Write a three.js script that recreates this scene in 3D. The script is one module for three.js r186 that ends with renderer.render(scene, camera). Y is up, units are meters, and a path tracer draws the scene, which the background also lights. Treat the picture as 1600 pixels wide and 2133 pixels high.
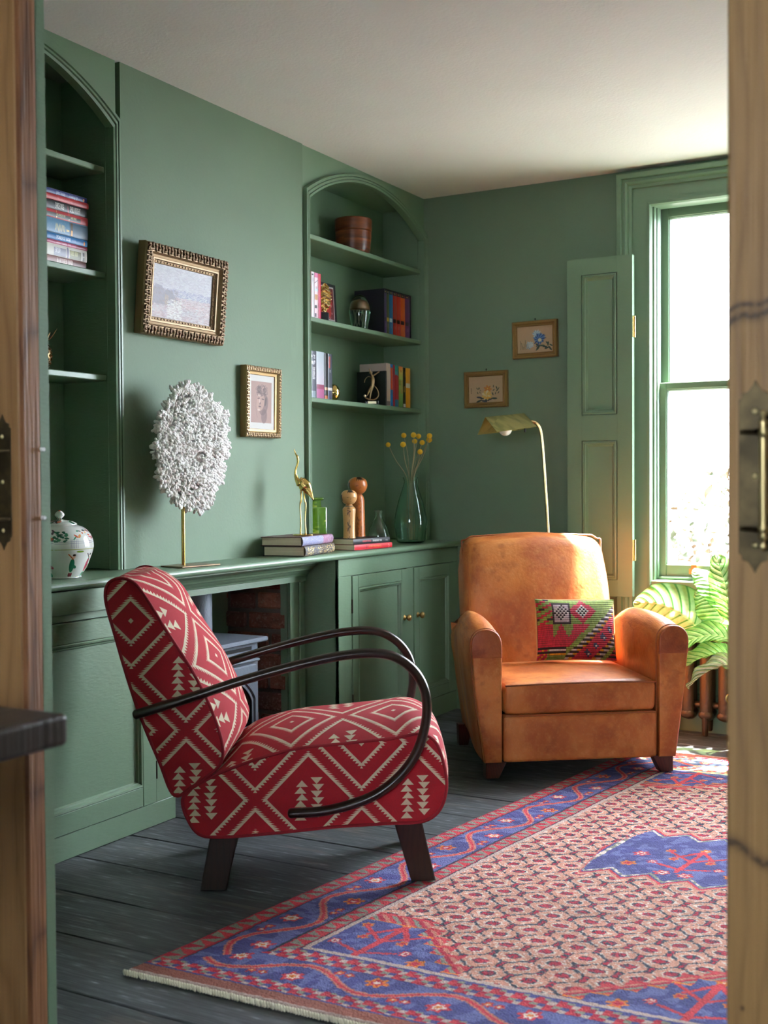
import * as THREE from 'three';
import { RoundedBoxGeometry } from 'three/addons/geometries/RoundedBoxGeometry.js';
import { mergeGeometries, mergeVertices, toCreasedNormals } from 'three/addons/utils/BufferGeometryUtils.js';

// ---------------------------------------------------------------- camera, sky, exposure
const scene = new THREE.Scene();
const camera = new THREE.PerspectiveCamera(2 * Math.atan(1066.5 / 2480) * 180 / Math.PI, 1600 / 2133, 0.05, 200);
{
  const D = Math.PI / 180, pitch = -1.4 * D, yaw = 29.15 * D, roll = -0.35 * D;
  const fwd = new THREE.Vector3(-Math.sin(yaw) * Math.cos(pitch), Math.sin(pitch), -Math.cos(yaw) * Math.cos(pitch));
  const right = new THREE.Vector3(Math.cos(yaw), 0, -Math.sin(yaw));
  const down = new THREE.Vector3().crossVectors(fwd, right);
  const r2 = right.clone().multiplyScalar(Math.cos(roll)).addScaledVector(down, -Math.sin(roll));
  const d2 = right.clone().multiplyScalar(Math.sin(roll)).addScaledVector(down, Math.cos(roll));
  camera.quaternion.setFromRotationMatrix(new THREE.Matrix4().makeBasis(r2, d2.negate(), fwd.clone().negate()));
  camera.position.set(2.58, 1.06, 5.04);
  camera.focus = 3.8; camera.userData.fStop = 4.6;
}
// even bright overcast sky, a little cool
scene.background = new THREE.Color().setRGB(0.86, 0.95, 1.07);
scene.backgroundIntensity = 10;
// hazy sun, high over the garden and a little to the right of the window
const sun = new THREE.DirectionalLight(new THREE.Color().setRGB(1.0, 0.93, 0.86), 40);
sun.position.set(1.2 + 0.24 * 12, 0.5 + 0.91 * 12, 0.8 - 0.365 * 12); sun.target.position.set(1.2, 0.5, 0.8);
sun.castShadow = true; sun.shadow.radius = 3; sun.shadow.mapSize.set(4096, 4096);
Object.assign(sun.shadow.camera, { left: -5, right: 5, top: 5, bottom: -5, near: 1, far: 30 });
scene.add(sun, sun.target);
const renderer = new THREE.WebGLRenderer();
renderer.toneMapping = THREE.LinearToneMapping;
renderer.toneMappingExposure = 4.3;
renderer.shadowMap.enabled = true;

// ---------------------------------------------------------------- helpers
let seed = 12345;
const rnd = () => { seed |= 0; seed = seed + 0x6D2B79F5 | 0; let t = Math.imul(seed ^ seed >>> 15, 1 | seed); t = t + Math.imul(t ^ t >>> 7, 61 | t) ^ t; return ((t ^ t >>> 14) >>> 0) / 4294967296; };
const rr = (a, b) => a + (b - a) * rnd();
const clamp = (x, a = 0, b = 1) => x < a ? a : x > b ? b : x;
const mix = (a, b, t) => a + (b - a) * t;
const mix3 = (a, b, t) => [mix(a[0], b[0], t), mix(a[1], b[1], t), mix(a[2], b[2], t)];
const sstep = (a, b, x) => { const t = clamp((x - a) / (b - a)); return t * t * (3 - 2 * t); };
const hash = (x, y, s = 0) => { let h = Math.imul(x | 0, 374761393) + Math.imul(y | 0, 668265263) + Math.imul(s | 0, 1442695041) | 0; h = Math.imul(h ^ h >>> 13, 1274126177); return ((h ^ h >>> 16) >>> 0) / 4294967296; };
function vnoise(x, y, s = 0, px = 0, py = 0) { // value noise, period px, py cells when given
  const xi = Math.floor(x), yi = Math.floor(y), u = x - xi, v = y - yi;
  const w = (a, p) => p ? ((a % p) + p) % p : a;
  const a = u * u * (3 - 2 * u), b = v * v * (3 - 2 * v);
  const h = (i, j) => hash(w(xi + i, px), w(yi + j, py), s);
  return mix(mix(h(0, 0), h(1, 0), a), mix(h(0, 1), h(1, 1), a), b);
}
function fbm(x, y, s = 0, oct = 4, px = 0, py = 0) { let t = 0, a = 0.5, n = 0; for (let k = 0; k < oct; k++) { t += a * vnoise(x, y, s + k, px, py); n += a; x *= 2; y *= 2; px *= 2; py *= 2; a *= 0.5; } return t / n; }
// computed texture; fn(u, v) gives 0..1 colour (sRGB) or a single value
function tex(w, h, fn, { srgb = true, size = [1, 1], repeat = true } = {}) {
  const d = new Uint8Array(w * h * 4);
  for (let j = 0; j < h; j++) for (let i = 0; i < w; i++) {
    const c = fn((i + 0.5) / w, (j + 0.5) / h, i, j), k = (j * w + i) * 4;
    if (typeof c === 'number') d[k] = d[k + 1] = d[k + 2] = clamp(c) * 255;
    else { d[k] = clamp(c[0]) * 255; d[k + 1] = clamp(c[1]) * 255; d[k + 2] = clamp(c[2]) * 255; }
    d[k + 3] = 255;
  }
  const t = new THREE.DataTexture(d, w, h, THREE.RGBAFormat);
  if (srgb) t.colorSpace = THREE.SRGBColorSpace;
  t.magFilter = THREE.LinearFilter; t.minFilter = THREE.LinearMipmapLinearFilter; t.generateMipmaps = true;
  t.wrapS = t.wrapT = repeat ? THREE.RepeatWrapping : THREE.ClampToEdgeWrapping;
  t.repeat.set(1 / size[0], 1 / size[1]);
  t.needsUpdate = true;
  return t;
}
function canvasTex(w, h, draw, { size = [1, 1], repeat = false } = {}) {
  const c = document.createElement('canvas'); c.width = w; c.height = h;
  const g = c.getContext('2d'); draw(g, w, h);
  const t = new THREE.CanvasTexture(c); t.colorSpace = THREE.SRGBColorSpace;
  t.wrapS = t.wrapT = repeat ? THREE.RepeatWrapping : THREE.ClampToEdgeWrapping;
  t.repeat.set(1 / size[0], 1 / size[1]);
  return t;
}
const hex = (h) => [(h >> 16 & 255) / 255, (h >> 8 & 255) / 255, (h & 255) / 255];
const std = (color, roughness = 0.6, o = {}) => new THREE.MeshStandardMaterial({ color, roughness, ...o });
const phys = (color, roughness = 0.6, o = {}) => new THREE.MeshPhysicalMaterial({ color, roughness, ...o });

const taken = new Map();
function numbered(name) { const n = taken.get(name) ?? 0; taken.set(name, n + 1); return n ? `${name}_${String(n).padStart(3, '0')}` : name; }
function mesh(name, geo, mat, parent) {
  const m = new THREE.Mesh(geo, mat); m.name = parent ? name : numbered(name);
  m.castShadow = m.receiveShadow = true; (parent ?? scene).add(m); return m;
}
function thing(name, label, category, [x, y, z] = [0, 0, 0], turn = 0, group) {
  const g = new THREE.Group(); g.name = numbered(name); g.position.set(x, y, z); g.rotation.y = turn;
  g.userData = { label, category }; if (group) g.userData.group = group; scene.add(g); return g;
}
function tag(o, label, category, group) { o.userData = { label, category }; if (group) o.userData.group = group; return o; }
function structure(name, label, category, pos = [0, 0, 0], turn = 0) { const g = thing(name, label, category, pos, turn); g.userData.kind = 'structure'; return g; }
function place(m, x, y, z, rx = 0, ry = 0, rz = 0) { m.position.set(x, y, z); m.rotation.set(rx, ry, rz); return m; }
const V = (x, y, z) => new THREE.Vector3(x, y, z);

function flat(geo) { const g = geo.index ? geo.toNonIndexed() : geo; g.computeVertexNormals(); return g; }
function quads(list) { // list of [a,b,c,d] corner arrays
  const p = []; for (const q of list) { p.push(...q[0], ...q[1], ...q[2]); if (q[3]) p.push(...q[0], ...q[2], ...q[3]); }
  const g = new THREE.BufferGeometry(); g.setAttribute('position', new THREE.Float32BufferAttribute(p, 3)); g.computeVertexNormals(); return uvBox(g);
}
function uvBox(g, ox = 0, oy = 0, turn = false) { // uv in metres, by the axis a face points along
  if (g.index) g = g.toNonIndexed();
  const p = g.attributes.position, n = g.attributes.normal, uv = new Float32Array(p.count * 2);
  for (let i = 0; i < p.count; i += 3) {
    let nx = 0, ny = 0, nz = 0;
    for (let k = 0; k < 3; k++) { nx += n.getX(i + k); ny += n.getY(i + k); nz += n.getZ(i + k); }
    nx = Math.abs(nx); ny = Math.abs(ny); nz = Math.abs(nz);
    for (let k = 0; k < 3; k++) {
      const x = p.getX(i + k), y = p.getY(i + k), z = p.getZ(i + k);
      let u, v; if (nx >= ny && nx >= nz) { u = z; v = y; } else if (ny >= nz) { u = x; v = z; } else { u = x; v = y; }
      if (turn) [u, v] = [v, u];
      uv[(i + k) * 2] = u + ox; uv[(i + k) * 2 + 1] = v + oy;
    }
  }
  g.setAttribute('uv', new THREE.BufferAttribute(uv, 2)); return g;
}
function chbox(w, h, d, c = 0.002) { // chamfered box, 44 triangles
  const X = w / 2, Y = h / 2, Z = d / 2, s = [-1, 1], L = [];
  const P = (ax, sx, sy, sz) => ax === 0 ? [sx * X, sy * (Y - c), sz * (Z - c)] : ax === 1 ? [sx * (X - c), sy * Y, sz * (Z - c)] : [sx * (X - c), sy * (Y - c), sz * Z];
  const out = (q, nx, ny, nz) => { const a = V(...q[0]), n = V(...q[1]).sub(a).cross(V(...q[2]).sub(a)); return n.x * nx + n.y * ny + n.z * nz < 0 ? q.slice().reverse() : q; };
  for (const a of s) {
    L.push(out([P(0, a, -1, -1), P(0, a, 1, -1), P(0, a, 1, 1), P(0, a, -1, 1)], a, 0, 0));
    L.push(out([P(1, -1, a, -1), P(1, 1, a, -1), P(1, 1, a, 1), P(1, -1, a, 1)], 0, a, 0));
    L.push(out([P(2, -1, -1, a), P(2, 1, -1, a), P(2, 1, 1, a), P(2, -1, 1, a)], 0, 0, a));
    for (const b of s) {
      L.push(out([P(0, a, b, -1), P(0, a, b, 1), P(1, a, b, 1), P(1, a, b, -1)], a, b, 0));
      L.push(out([P(0, a, -1, b), P(0, a, 1, b), P(2, a, 1, b), P(2, a, -1, b)], a, 0, b));
      L.push(out([P(1, -1, a, b), P(1, 1, a, b), P(2, 1, a, b), P(2, -1, a, b)], 0, a, b));
      for (const e of s) L.push(out([P(0, a, b, e), P(1, a, b, e), P(2, a, b, e)], a, b, e));
    }
  }
  return quads(L);
}
const cb = (x0, x1, y0, y1, z0, z1, c = 0.002) => { const g = chbox(Math.abs(x1 - x0), Math.abs(y1 - y0), Math.abs(z1 - z0), c); g.translate((x0 + x1) / 2, (y0 + y1) / 2, (z0 + z1) / 2); return uvBox(g); };
const rb = (w, h, d, r, s = 3) => uvBox(new RoundedBoxGeometry(w, h, d, s, r));
const merge = (list) => { const l = list.map((g) => { g = g.index ? g.toNonIndexed() : g; for (const k of Object.keys(g.attributes)) if (!['position', 'normal', 'uv'].includes(k)) g.deleteAttribute(k); if (!g.attributes.uv) uvBox(g); return g; }); return mergeGeometries(l); };
function at(g, x = 0, y = 0, z = 0, rx = 0, ry = 0, rz = 0) { g.applyMatrix4(new THREE.Matrix4().compose(V(x, y, z), new THREE.Quaternion().setFromEuler(new THREE.Euler(rx, ry, rz)), V(1, 1, 1))); return g; }
// profile swept round a rectangle w x h in the xy plane with mitred corners; prof = [[inset, z], ...] from outside to inside
function frameGeo(w, h, prof, sides = 'tblr') {
  const L = [], c = (k, [i, z]) => { const sx = [-1, 1, 1, -1][k], sy = [-1, -1, 1, 1][k]; return [sx * (w / 2 - i), sy * (h / 2 - i), z]; };
  ['b', 'r', 't', 'l'].forEach((s, k) => { if (!sides.includes(s)) return; const k2 = (k + 1) % 4; for (let i = 0; i + 1 < prof.length; i++) L.push([c(k, prof[i]), c(k2, prof[i]), c(k2, prof[i + 1]), c(k, prof[i + 1])]); });
  return quads(L);
}
// tube of changing radius through points (smooth), capped; radii may be numbers or [rn, rb]
function sweep(pts, radii, seg = 40, rs = 10, { up = V(0, 1, 0), round = true } = {}) {
  const curve = new THREE.CatmullRomCurve3(pts.map((p) => p.isVector3 ? p : V(...p)), false, 'centripetal');
  const pos = [], uv = [], idx = []; let len = 0, prev = null; const R = (t) => { const f = t * (radii.length - 1), i = Math.min(Math.floor(f), radii.length - 2), a = radii[i], b = radii[i + 1], e = f - i; return Array.isArray(a) ? [mix(a[0], b[0], e), mix(a[1], b[1], e)] : [mix(a, b, e), mix(a, b, e)]; };
  if (radii.length === 1) radii = [radii[0], radii[0]];
  let nrm = null;
  const ring = (p, T, r, v) => {
    if (!nrm) { nrm = up.clone().addScaledVector(T, -up.dot(T)); if (nrm.lengthSq() < 1e-6) nrm = V(1, 0, 0).addScaledVector(T, -T.x); nrm.normalize(); } else { nrm.addScaledVector(T, -nrm.dot(T)).normalize(); }
    const bi = V().crossVectors(T, nrm);
    for (let k = 0; k <= rs; k++) { const a = k / rs * Math.PI * 2, q = p.clone().addScaledVector(nrm, Math.cos(a) * r[0]).addScaledVector(bi, Math.sin(a) * r[1]); pos.push(q.x, q.y, q.z); uv.push(k / rs * Math.PI * (r[0] + r[1]), v); }
  };
  let rows = 0;
  for (let i = 0; i <= seg; i++) {
    const t = i / seg, p = curve.getPoint(t), T = curve.getTangent(t).normalize(), r = R(t); if (prev) len += p.distanceTo(prev); prev = p.clone();
    if (round && i === 0) for (const [o, s] of [[1, 0.02], [0.7, 0.7]]) { ring(p.clone().addScaledVector(T, -o * Math.min(r[0], r[1]) * 0.6), T, [r[0] * s, r[1] * s], len); rows++; } else if (i === 0) { ring(p, T, [1e-5, 1e-5], len); rows++; }
    ring(p, T, r, len); rows++;
    if (round && i === seg) for (const [o, s] of [[0.7, 0.7], [1, 0.02]]) { ring(p.clone().addScaledVector(T, o * Math.min(r[0], r[1]) * 0.6), T, [r[0] * s, r[1] * s], len); rows++; } else if (i === seg) { ring(p, T, [1e-5, 1e-5], len); rows++; }
  }
  for (let i = 0; i + 1 < rows; i++) for (let k = 0; k < rs; k++) { const a = i * (rs + 1) + k, b = a + rs + 1; idx.push(a, a + 1, b, b, a + 1, b + 1); }
  const g = new THREE.BufferGeometry(); g.setAttribute('position', new THREE.Float32BufferAttribute(pos, 3)); g.setAttribute('uv', new THREE.Float32BufferAttribute(uv, 2)); g.setIndex(idx); g.computeVertexNormals(); return g;
}
const lathe = (prof, seg = 40) => new THREE.LatheGeometry(prof.map(([r, y]) => new THREE.Vector2(r, y)), seg);
function smoothProf(prof, n = 40) { const c = new THREE.SplineCurve(prof.map(([r, y]) => new THREE.Vector2(r, y))); return c.getPoints(n).map((p) => [Math.max(p.x, 1e-4), p.y]); }
function extrude(shape, depth, bevel = 0, o = {}) {
  return new THREE.ExtrudeGeometry(shape, { depth: depth - 2 * bevel, bevelEnabled: bevel > 0, bevelThickness: bevel, bevelSize: bevel, bevelOffset: -bevel, bevelSegments: 1, curveSegments: 24, ...o }).translate(0, 0, bevel);
}
const shapeOf = (pts) => { const s = new THREE.Shape(); pts.forEach(([x, y], i) => i ? s.lineTo(x, y) : s.moveTo(x, y)); s.closePath(); return s; };
// grid surface f(u, v) -> [x, y, z]
function surf(f, nu, nv, uvf) {
  const pos = [], uv = [], idx = [];
  for (let j = 0; j <= nv; j++) for (let i = 0; i <= nu; i++) { const u = i / nu, v = j / nv; pos.push(...f(u, v)); uv.push(...(uvf ? uvf(u, v) : [u, v])); }
  for (let j = 0; j < nv; j++) for (let i = 0; i < nu; i++) { const a = j * (nu + 1) + i, b = a + nu + 1; idx.push(a, a + 1, b, b, a + 1, b + 1); }
  const g = new THREE.BufferGeometry(); g.setAttribute('position', new THREE.Float32BufferAttribute(pos, 3)); g.setAttribute('uv', new THREE.Float32BufferAttribute(uv, 2)); g.setIndex(idx); g.computeVertexNormals(); return g;
}

// ---------------------------------------------------------------- materials
const GREEN = [0.146, 0.217, 0.138];
const lin = (c) => new THREE.Color().setRGB(...c);
const paintTone = tex(512, 512, (u, v) => 0.9 + 0.1 * fbm(u * 6, v * 6, 3, 4, 6, 6) + 0.02 * (hash(u * 512, v * 512, 4) - 0.5), { srgb: false, size: [1.1, 1.1] });
const brushBump = tex(512, 512, (u, v) => 0.5 * fbm(u * 40, v * 160, 5, 3, 40, 160) + 0.5 * fbm(u * 8, v * 8, 9, 3, 8, 8), { srgb: false, size: [0.6, 0.6] });
const rollerBump = tex(512, 512, (u, v) => 0.6 * fbm(u * 90, v * 90, 15, 3, 90, 90) + 0.4 * fbm(u * 7, v * 7, 19, 3, 7, 7), { srgb: false, size: [0.7, 0.7] });
const wallGreen = new THREE.MeshStandardMaterial({ color: lin(GREEN), roughness: 0.66, map: paintTone, bumpMap: rollerBump, bumpScale: 0.0005 });
const woodGreen = new THREE.MeshStandardMaterial({ color: lin([0.156, 0.243, 0.152]), roughness: 0.4, map: paintTone, bumpMap: brushBump, bumpScale: 0.0007 });
const ceilTone = tex(512, 512, (u, v) => { const n = fbm(u * 5, v * 5, 33, 4, 5, 5); return [0.86 + 0.04 * n, 0.845 + 0.04 * n, 0.84 + 0.04 * n]; }, { size: [1.6, 1.6] });
const ceilingMat = new THREE.MeshStandardMaterial({ color: 0xffffff, roughness: 0.9, map: ceilTone, bumpMap: rollerBump, bumpScale: 0.001 });
function woodTex(base, dark, { w = 256, h = 1024, size = [0.3, 1.2], s = 1, rings = 9, knots = [], cracks = [] } = {}) { // grain along v
  return tex(w, h, (u, v) => {
    let x = u, kd = 0;
    for (const [ku, kv, kr] of knots) { const dx = (u - ku) * size[0], dy = (v - kv) * size[1], d = Math.hypot(dx * 1.5, dy); x += kr * 0.9 * Math.exp(-d * d / (kr * kr * 3)) * Math.sign(dx + 1e-6) * 0.8; kd = Math.max(kd, Math.exp(-d * d / (kr * kr * 0.16))); }
    const warp = fbm(x * 2, v * 3, s, 3, 2, 3) * 1.5;
    const r = (x * rings + warp * 2.2) % 1, ring = Math.pow(Math.abs(Math.sin(r * Math.PI)), 0.7);
    const fine = fbm(x * 120, v * 6, s + 7, 3, 120, 6), blot = fbm(x * 2, v * 5, s + 13, 4, 2, 5);
    let c = mix3(base, dark, clamp(0.55 * (1 - ring) + 0.5 * (fine - 0.45) + 0.7 * (blot - 0.45)));
    for (const [u0, v0, u1, v1, wd] of cracks) { const t = clamp((u - u0) / (u1 - u0)), yc = mix(v0, v1, t) + 0.004 * Math.sin(t * 9), d = Math.abs(v - yc) * size[1] / wd; if (u > u0 - 0.02 && u < u1 + 0.02 && d < 6) { const n = fbm(u * 60, v * 200, s + 33, 2); c = mix3(c, dark.map((e) => e * 0.8), 0.7 * Math.exp(-d * d / 6)); if (d < 1 && n > 0.38) c = mix3(c, dark.map((e) => e * 0.6), 0.8); } }
    return mix3(c, dark.map((e) => e * 0.4), kd * 0.85);
  }, { size });
}
const brass = std(lin([0.72, 0.5, 0.2]), 0.22, { metalness: 1 });
const oldBrassTex = tex(256, 256, (u, v) => mix3([0.22, 0.19, 0.13], [0.36, 0.31, 0.21], sstep(0.25, 0.8, fbm(u * 6, v * 6, 71, 5, 6, 6))), { size: [0.25, 0.25] });
const oldBrass = std(0xffffff, 0.42, { metalness: 0.85, map: oldBrassTex });
const subfloorWood = std(0x6b5138, 0.9);
const glassPane = phys(0xffffff, 0.02, { transmission: 1, thickness: 0, ior: 1.5 });

// ---------------------------------------------------------------- the setting
const H = 2.4, DZ = 3.416, RX = 3.35; // ceiling height, room side of the doorway wall, right wall
// floor boards run along x
const boardTex = [0, 1, 2].map((s) => tex(512, 256, (u, v) => {
  const g = fbm(u * 5, v * 70, 100 + s, 4, 5, 70), b = fbm(u * 6, v * 3, 140 + s, 4, 6, 3), sc = Math.pow(fbm(u * 40, v * 30, 150 + s, 3, 40, 30), 5);
  const k = 0.255 + 0.08 * (g - 0.5) + 0.1 * (b - 0.5) + 0.5 * sc;
  const worn = sstep(0.66, 0.8, fbm(u * 9, v * 5, 170 + s, 4, 9, 5)) * 0.05;
  return [k * 0.96 + worn * 1.5, k * 1.0 + worn * 0.9, k * 1.03 + worn * 0.5];
}, { size: [2.0, 0.24] }));
const boardRough = tex(256, 256, (u, v) => 0.34 + 0.3 * fbm(u * 6, v * 6, 181, 4, 6, 6) + 0.12 * fbm(u * 4, v * 60, 190, 2, 4, 60), { srgb: false, size: [1.2, 0.6] });
const boardBump = tex(256, 512, (u, v) => fbm(u * 4, v * 90, 191, 4, 4, 90), { srgb: false, size: [1.0, 0.3] });
const boardMats = boardTex.map((t) => std(0xffffff, 1, { map: t, roughnessMap: boardRough, bumpMap: boardBump, bumpScale: 0.0009 }));
{
  const floor = structure('floor', 'black stained floorboards running under the rug and chairs', 'floor');
  let z = -0.16, k = 0;
  mesh('subfloor', cb(-0.6, 4.6, -0.12, -0.022, -0.16, 7.3), subfloorWood, floor);
  while (z < 7.2) {
    const w = 0.213 + 0.02 * hash(k, 3), g = chbox(5.2, 0.022, w - 0.0045, 0.002);
    const m = mesh('floorboard', uvBox(g, hash(k, 5) * 2, hash(k, 6) * 0.2), boardMats[k % 3], floor);
    place(m, 2.0, -0.011 - 0.0012 * hash(k, 8), z + w / 2); z += w; k++;
  }
}
{
  const c = structure('ceiling', 'pale grey-white plaster ceiling of the green room', 'ceiling');
  mesh('plaster', cb(-0.6, 4.6, H, H + 0.12, -0.16, 7.3), ceilingMat, c);
}
// the chimney breast carries an uneven pale smear of touched-up paint beside the right alcove
const breastGreen = wallGreen.clone();
breastGreen.map = tex(512, 1024, (u, v) => {
  const x = u * 1.1, y = v * 2.4, dx = (x - 0.985 + 0.02 * (y - 1.7)) / 0.055, dy = (y - 1.70) / 0.17, st = fbm(x * 60, y * 9, 211, 3);
  const sm = clamp(1 - dx * dx - dy * dy) * sstep(0.42, 0.66, st), k = 0.9 + 0.1 * fbm(u * 6.6, v * 14, 3, 4) + 0.02 * (hash(u * 512, v * 1024, 4) - 0.5);
  return [k + 0.1 * sm, k + 0.09 * sm, k + 0.12 * sm];
}, { srgb: false, size: [1.1, 2.4] });
// left wall: chimney breast between two alcoves. Local axes: x = -z of the room, y up, z = x of the room
const ARCH = { r: { z0: 0.024, z1: 1.026, y: 2.2, top: 2.347 }, l: { z0: 2.16, z1: 3.14, y: 2.185, top: 2.35 } };
function archPts(a, grow = 0, n = 28) { // up the near side, over, down the far side; in (-z, y)
  const x0 = -a.z1 - grow, x1 = -a.z0 + grow, w = (x1 - x0) / 2, s = a.top - a.y, R = (w * w + s * s) / (2 * s), cx = (x0 + x1) / 2, cy = a.top + grow - R, half = Math.asin(w / R), P = [];
  for (let i = 0; i <= n; i++) { const t = -half + 2 * half * i / n; P.push([cx + R * Math.sin(t), cy + R * Math.cos(t)]); }
  return P;
}
const MT = 0.79, MX = 0.19, CX = 0.165; // mantel top, its front edge, cabinet fronts
const FB = { z0: 1.194, z1: 1.98, y: 0.675 }; // fireplace opening
{
  const w = structure('wall_left', 'sage green wall with chimney breast between two arched alcoves', 'wall', [0, 0, 0], Math.PI / 2);
  // chimney breast with the fireplace opening
  const s = shapeOf([[-2.118, 0], [-2.118, H], [-1.058, H], [-1.058, 0], [-FB.z0, 0], [-FB.z0, FB.y], [-FB.z1, FB.y], [-FB.z1, 0]]);
  mesh('chimney_breast', uvBox(flat(extrude(s, 0.03)), 2.118, 0).translate(0, 0, -0.03), breastGreen, w);
  for (const [a, x0, x1, gap] of [[ARCH.r, -1.058, 0, 0], [ARCH.l, -DZ, -2.126, 0.008]]) {
    const p = archPts(a), sh = shapeOf([[x0, MT - 0.05], [x0, H], [x1 - gap, H], [x1 - gap, MT - 0.05], [-a.z0, MT - 0.05], ...p.slice().reverse(), [-a.z1, MT - 0.05]]);
    mesh('alcove_face', uvBox(flat(extrude(sh, 0.022, 0.0015))).translate(0, 0, -0.026), woodGreen, w);
    // wall below the mantel behind the cabinets and behind the alcove
    mesh('alcove_back', cb(x0 - 0.0, x1, 0, H, -0.29, -0.235), wallGreen, w);
  }
  // a pale smear of touched-up paint beside the right alcove
  // solid masonry flanks of the chimney breast
  mesh('flank', cb(-1.070, -1.04, 0, H, -0.25, -0.03), wallGreen, w);
  mesh('flank', cb(-2.15, -2.118, 0, H, -0.25, -0.03), wallGreen, w);
  mesh('outer_masonry', cb(-7.3, 0.16, 0, H, -0.42, -0.29), wallGreen, w);
}
// alcove bookcases: liner, shelves, reeded arch trim
function reededTrim(a) {
  const path = [[-a.z1, MT], ...archPts(a), [-a.z0, MT]], path2 = (g) => [[-a.z1 - g, MT], ...archPts(a, g), [-a.z0 + g, MT]];
  const prof = [[-0.004, -0.004], [-0.004, 0.012], [0.003, 0.014], [0.0045, 0.009], [0.007, 0.009], [0.0085, 0.015], [0.014, 0.015], [0.0155, 0.010], [0.018, 0.010], [0.0195, 0.016], [0.026, 0.016], [0.028, -0.004]];
  const L = [];
  for (let i = 0; i + 1 < prof.length; i++) {
    const A = path2(prof[i][0]), B = path2(prof[i + 1][0]), za = prof[i][1], zb = prof[i + 1][1];
    for (let k = 0; k + 1 < A.length; k++) L.push([[...A[k], za], [...A[k + 1], za], [...B[k + 1], zb], [...B[k], zb]].reverse());
  }
  return quads(L);
}
const SHELVES = [1.407, 1.731, 2.062];
for (const [a, label] of [[ARCH.r, 'green built-in arched bookcase beside the window wall'], [ARCH.l, 'dark green built-in arched bookcase next to the pine door']]) {
  const b = thing('alcove_bookcase', label, 'bookcase', [0, 0, 0], Math.PI / 2);
  const x0 = -a.z1, x1 = -a.z0;
  mesh('back_panel', cb(x0 - 0.01, x1 + 0.01, MT, H - 0.005, -0.235, -0.215), woodGreen, b);
  mesh('side_panel', cb(x0 - 0.012, x0 - 0.001, MT, H - 0.005, -0.215, -0.0265), woodGreen, b);
  mesh('side_panel', cb(x1 + 0.001, x1 + 0.012, MT, H - 0.005, -0.215, -0.0265), woodGreen, b);
  for (const y of SHELVES) mesh('shelf', cb(x0, x1, y - 0.019, y, -0.214, a === ARCH.l ? -0.03 : -0.012, 0.0025), woodGreen, b);
  mesh('top_panel', cb(x0 - 0.001, x1 + 0.001, a.top + 0.004, a.top + 0.02, -0.214, -0.0265), woodGreen, b);
  mesh('arch_trim', reededTrim(a), woodGreen, b);
}
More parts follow.
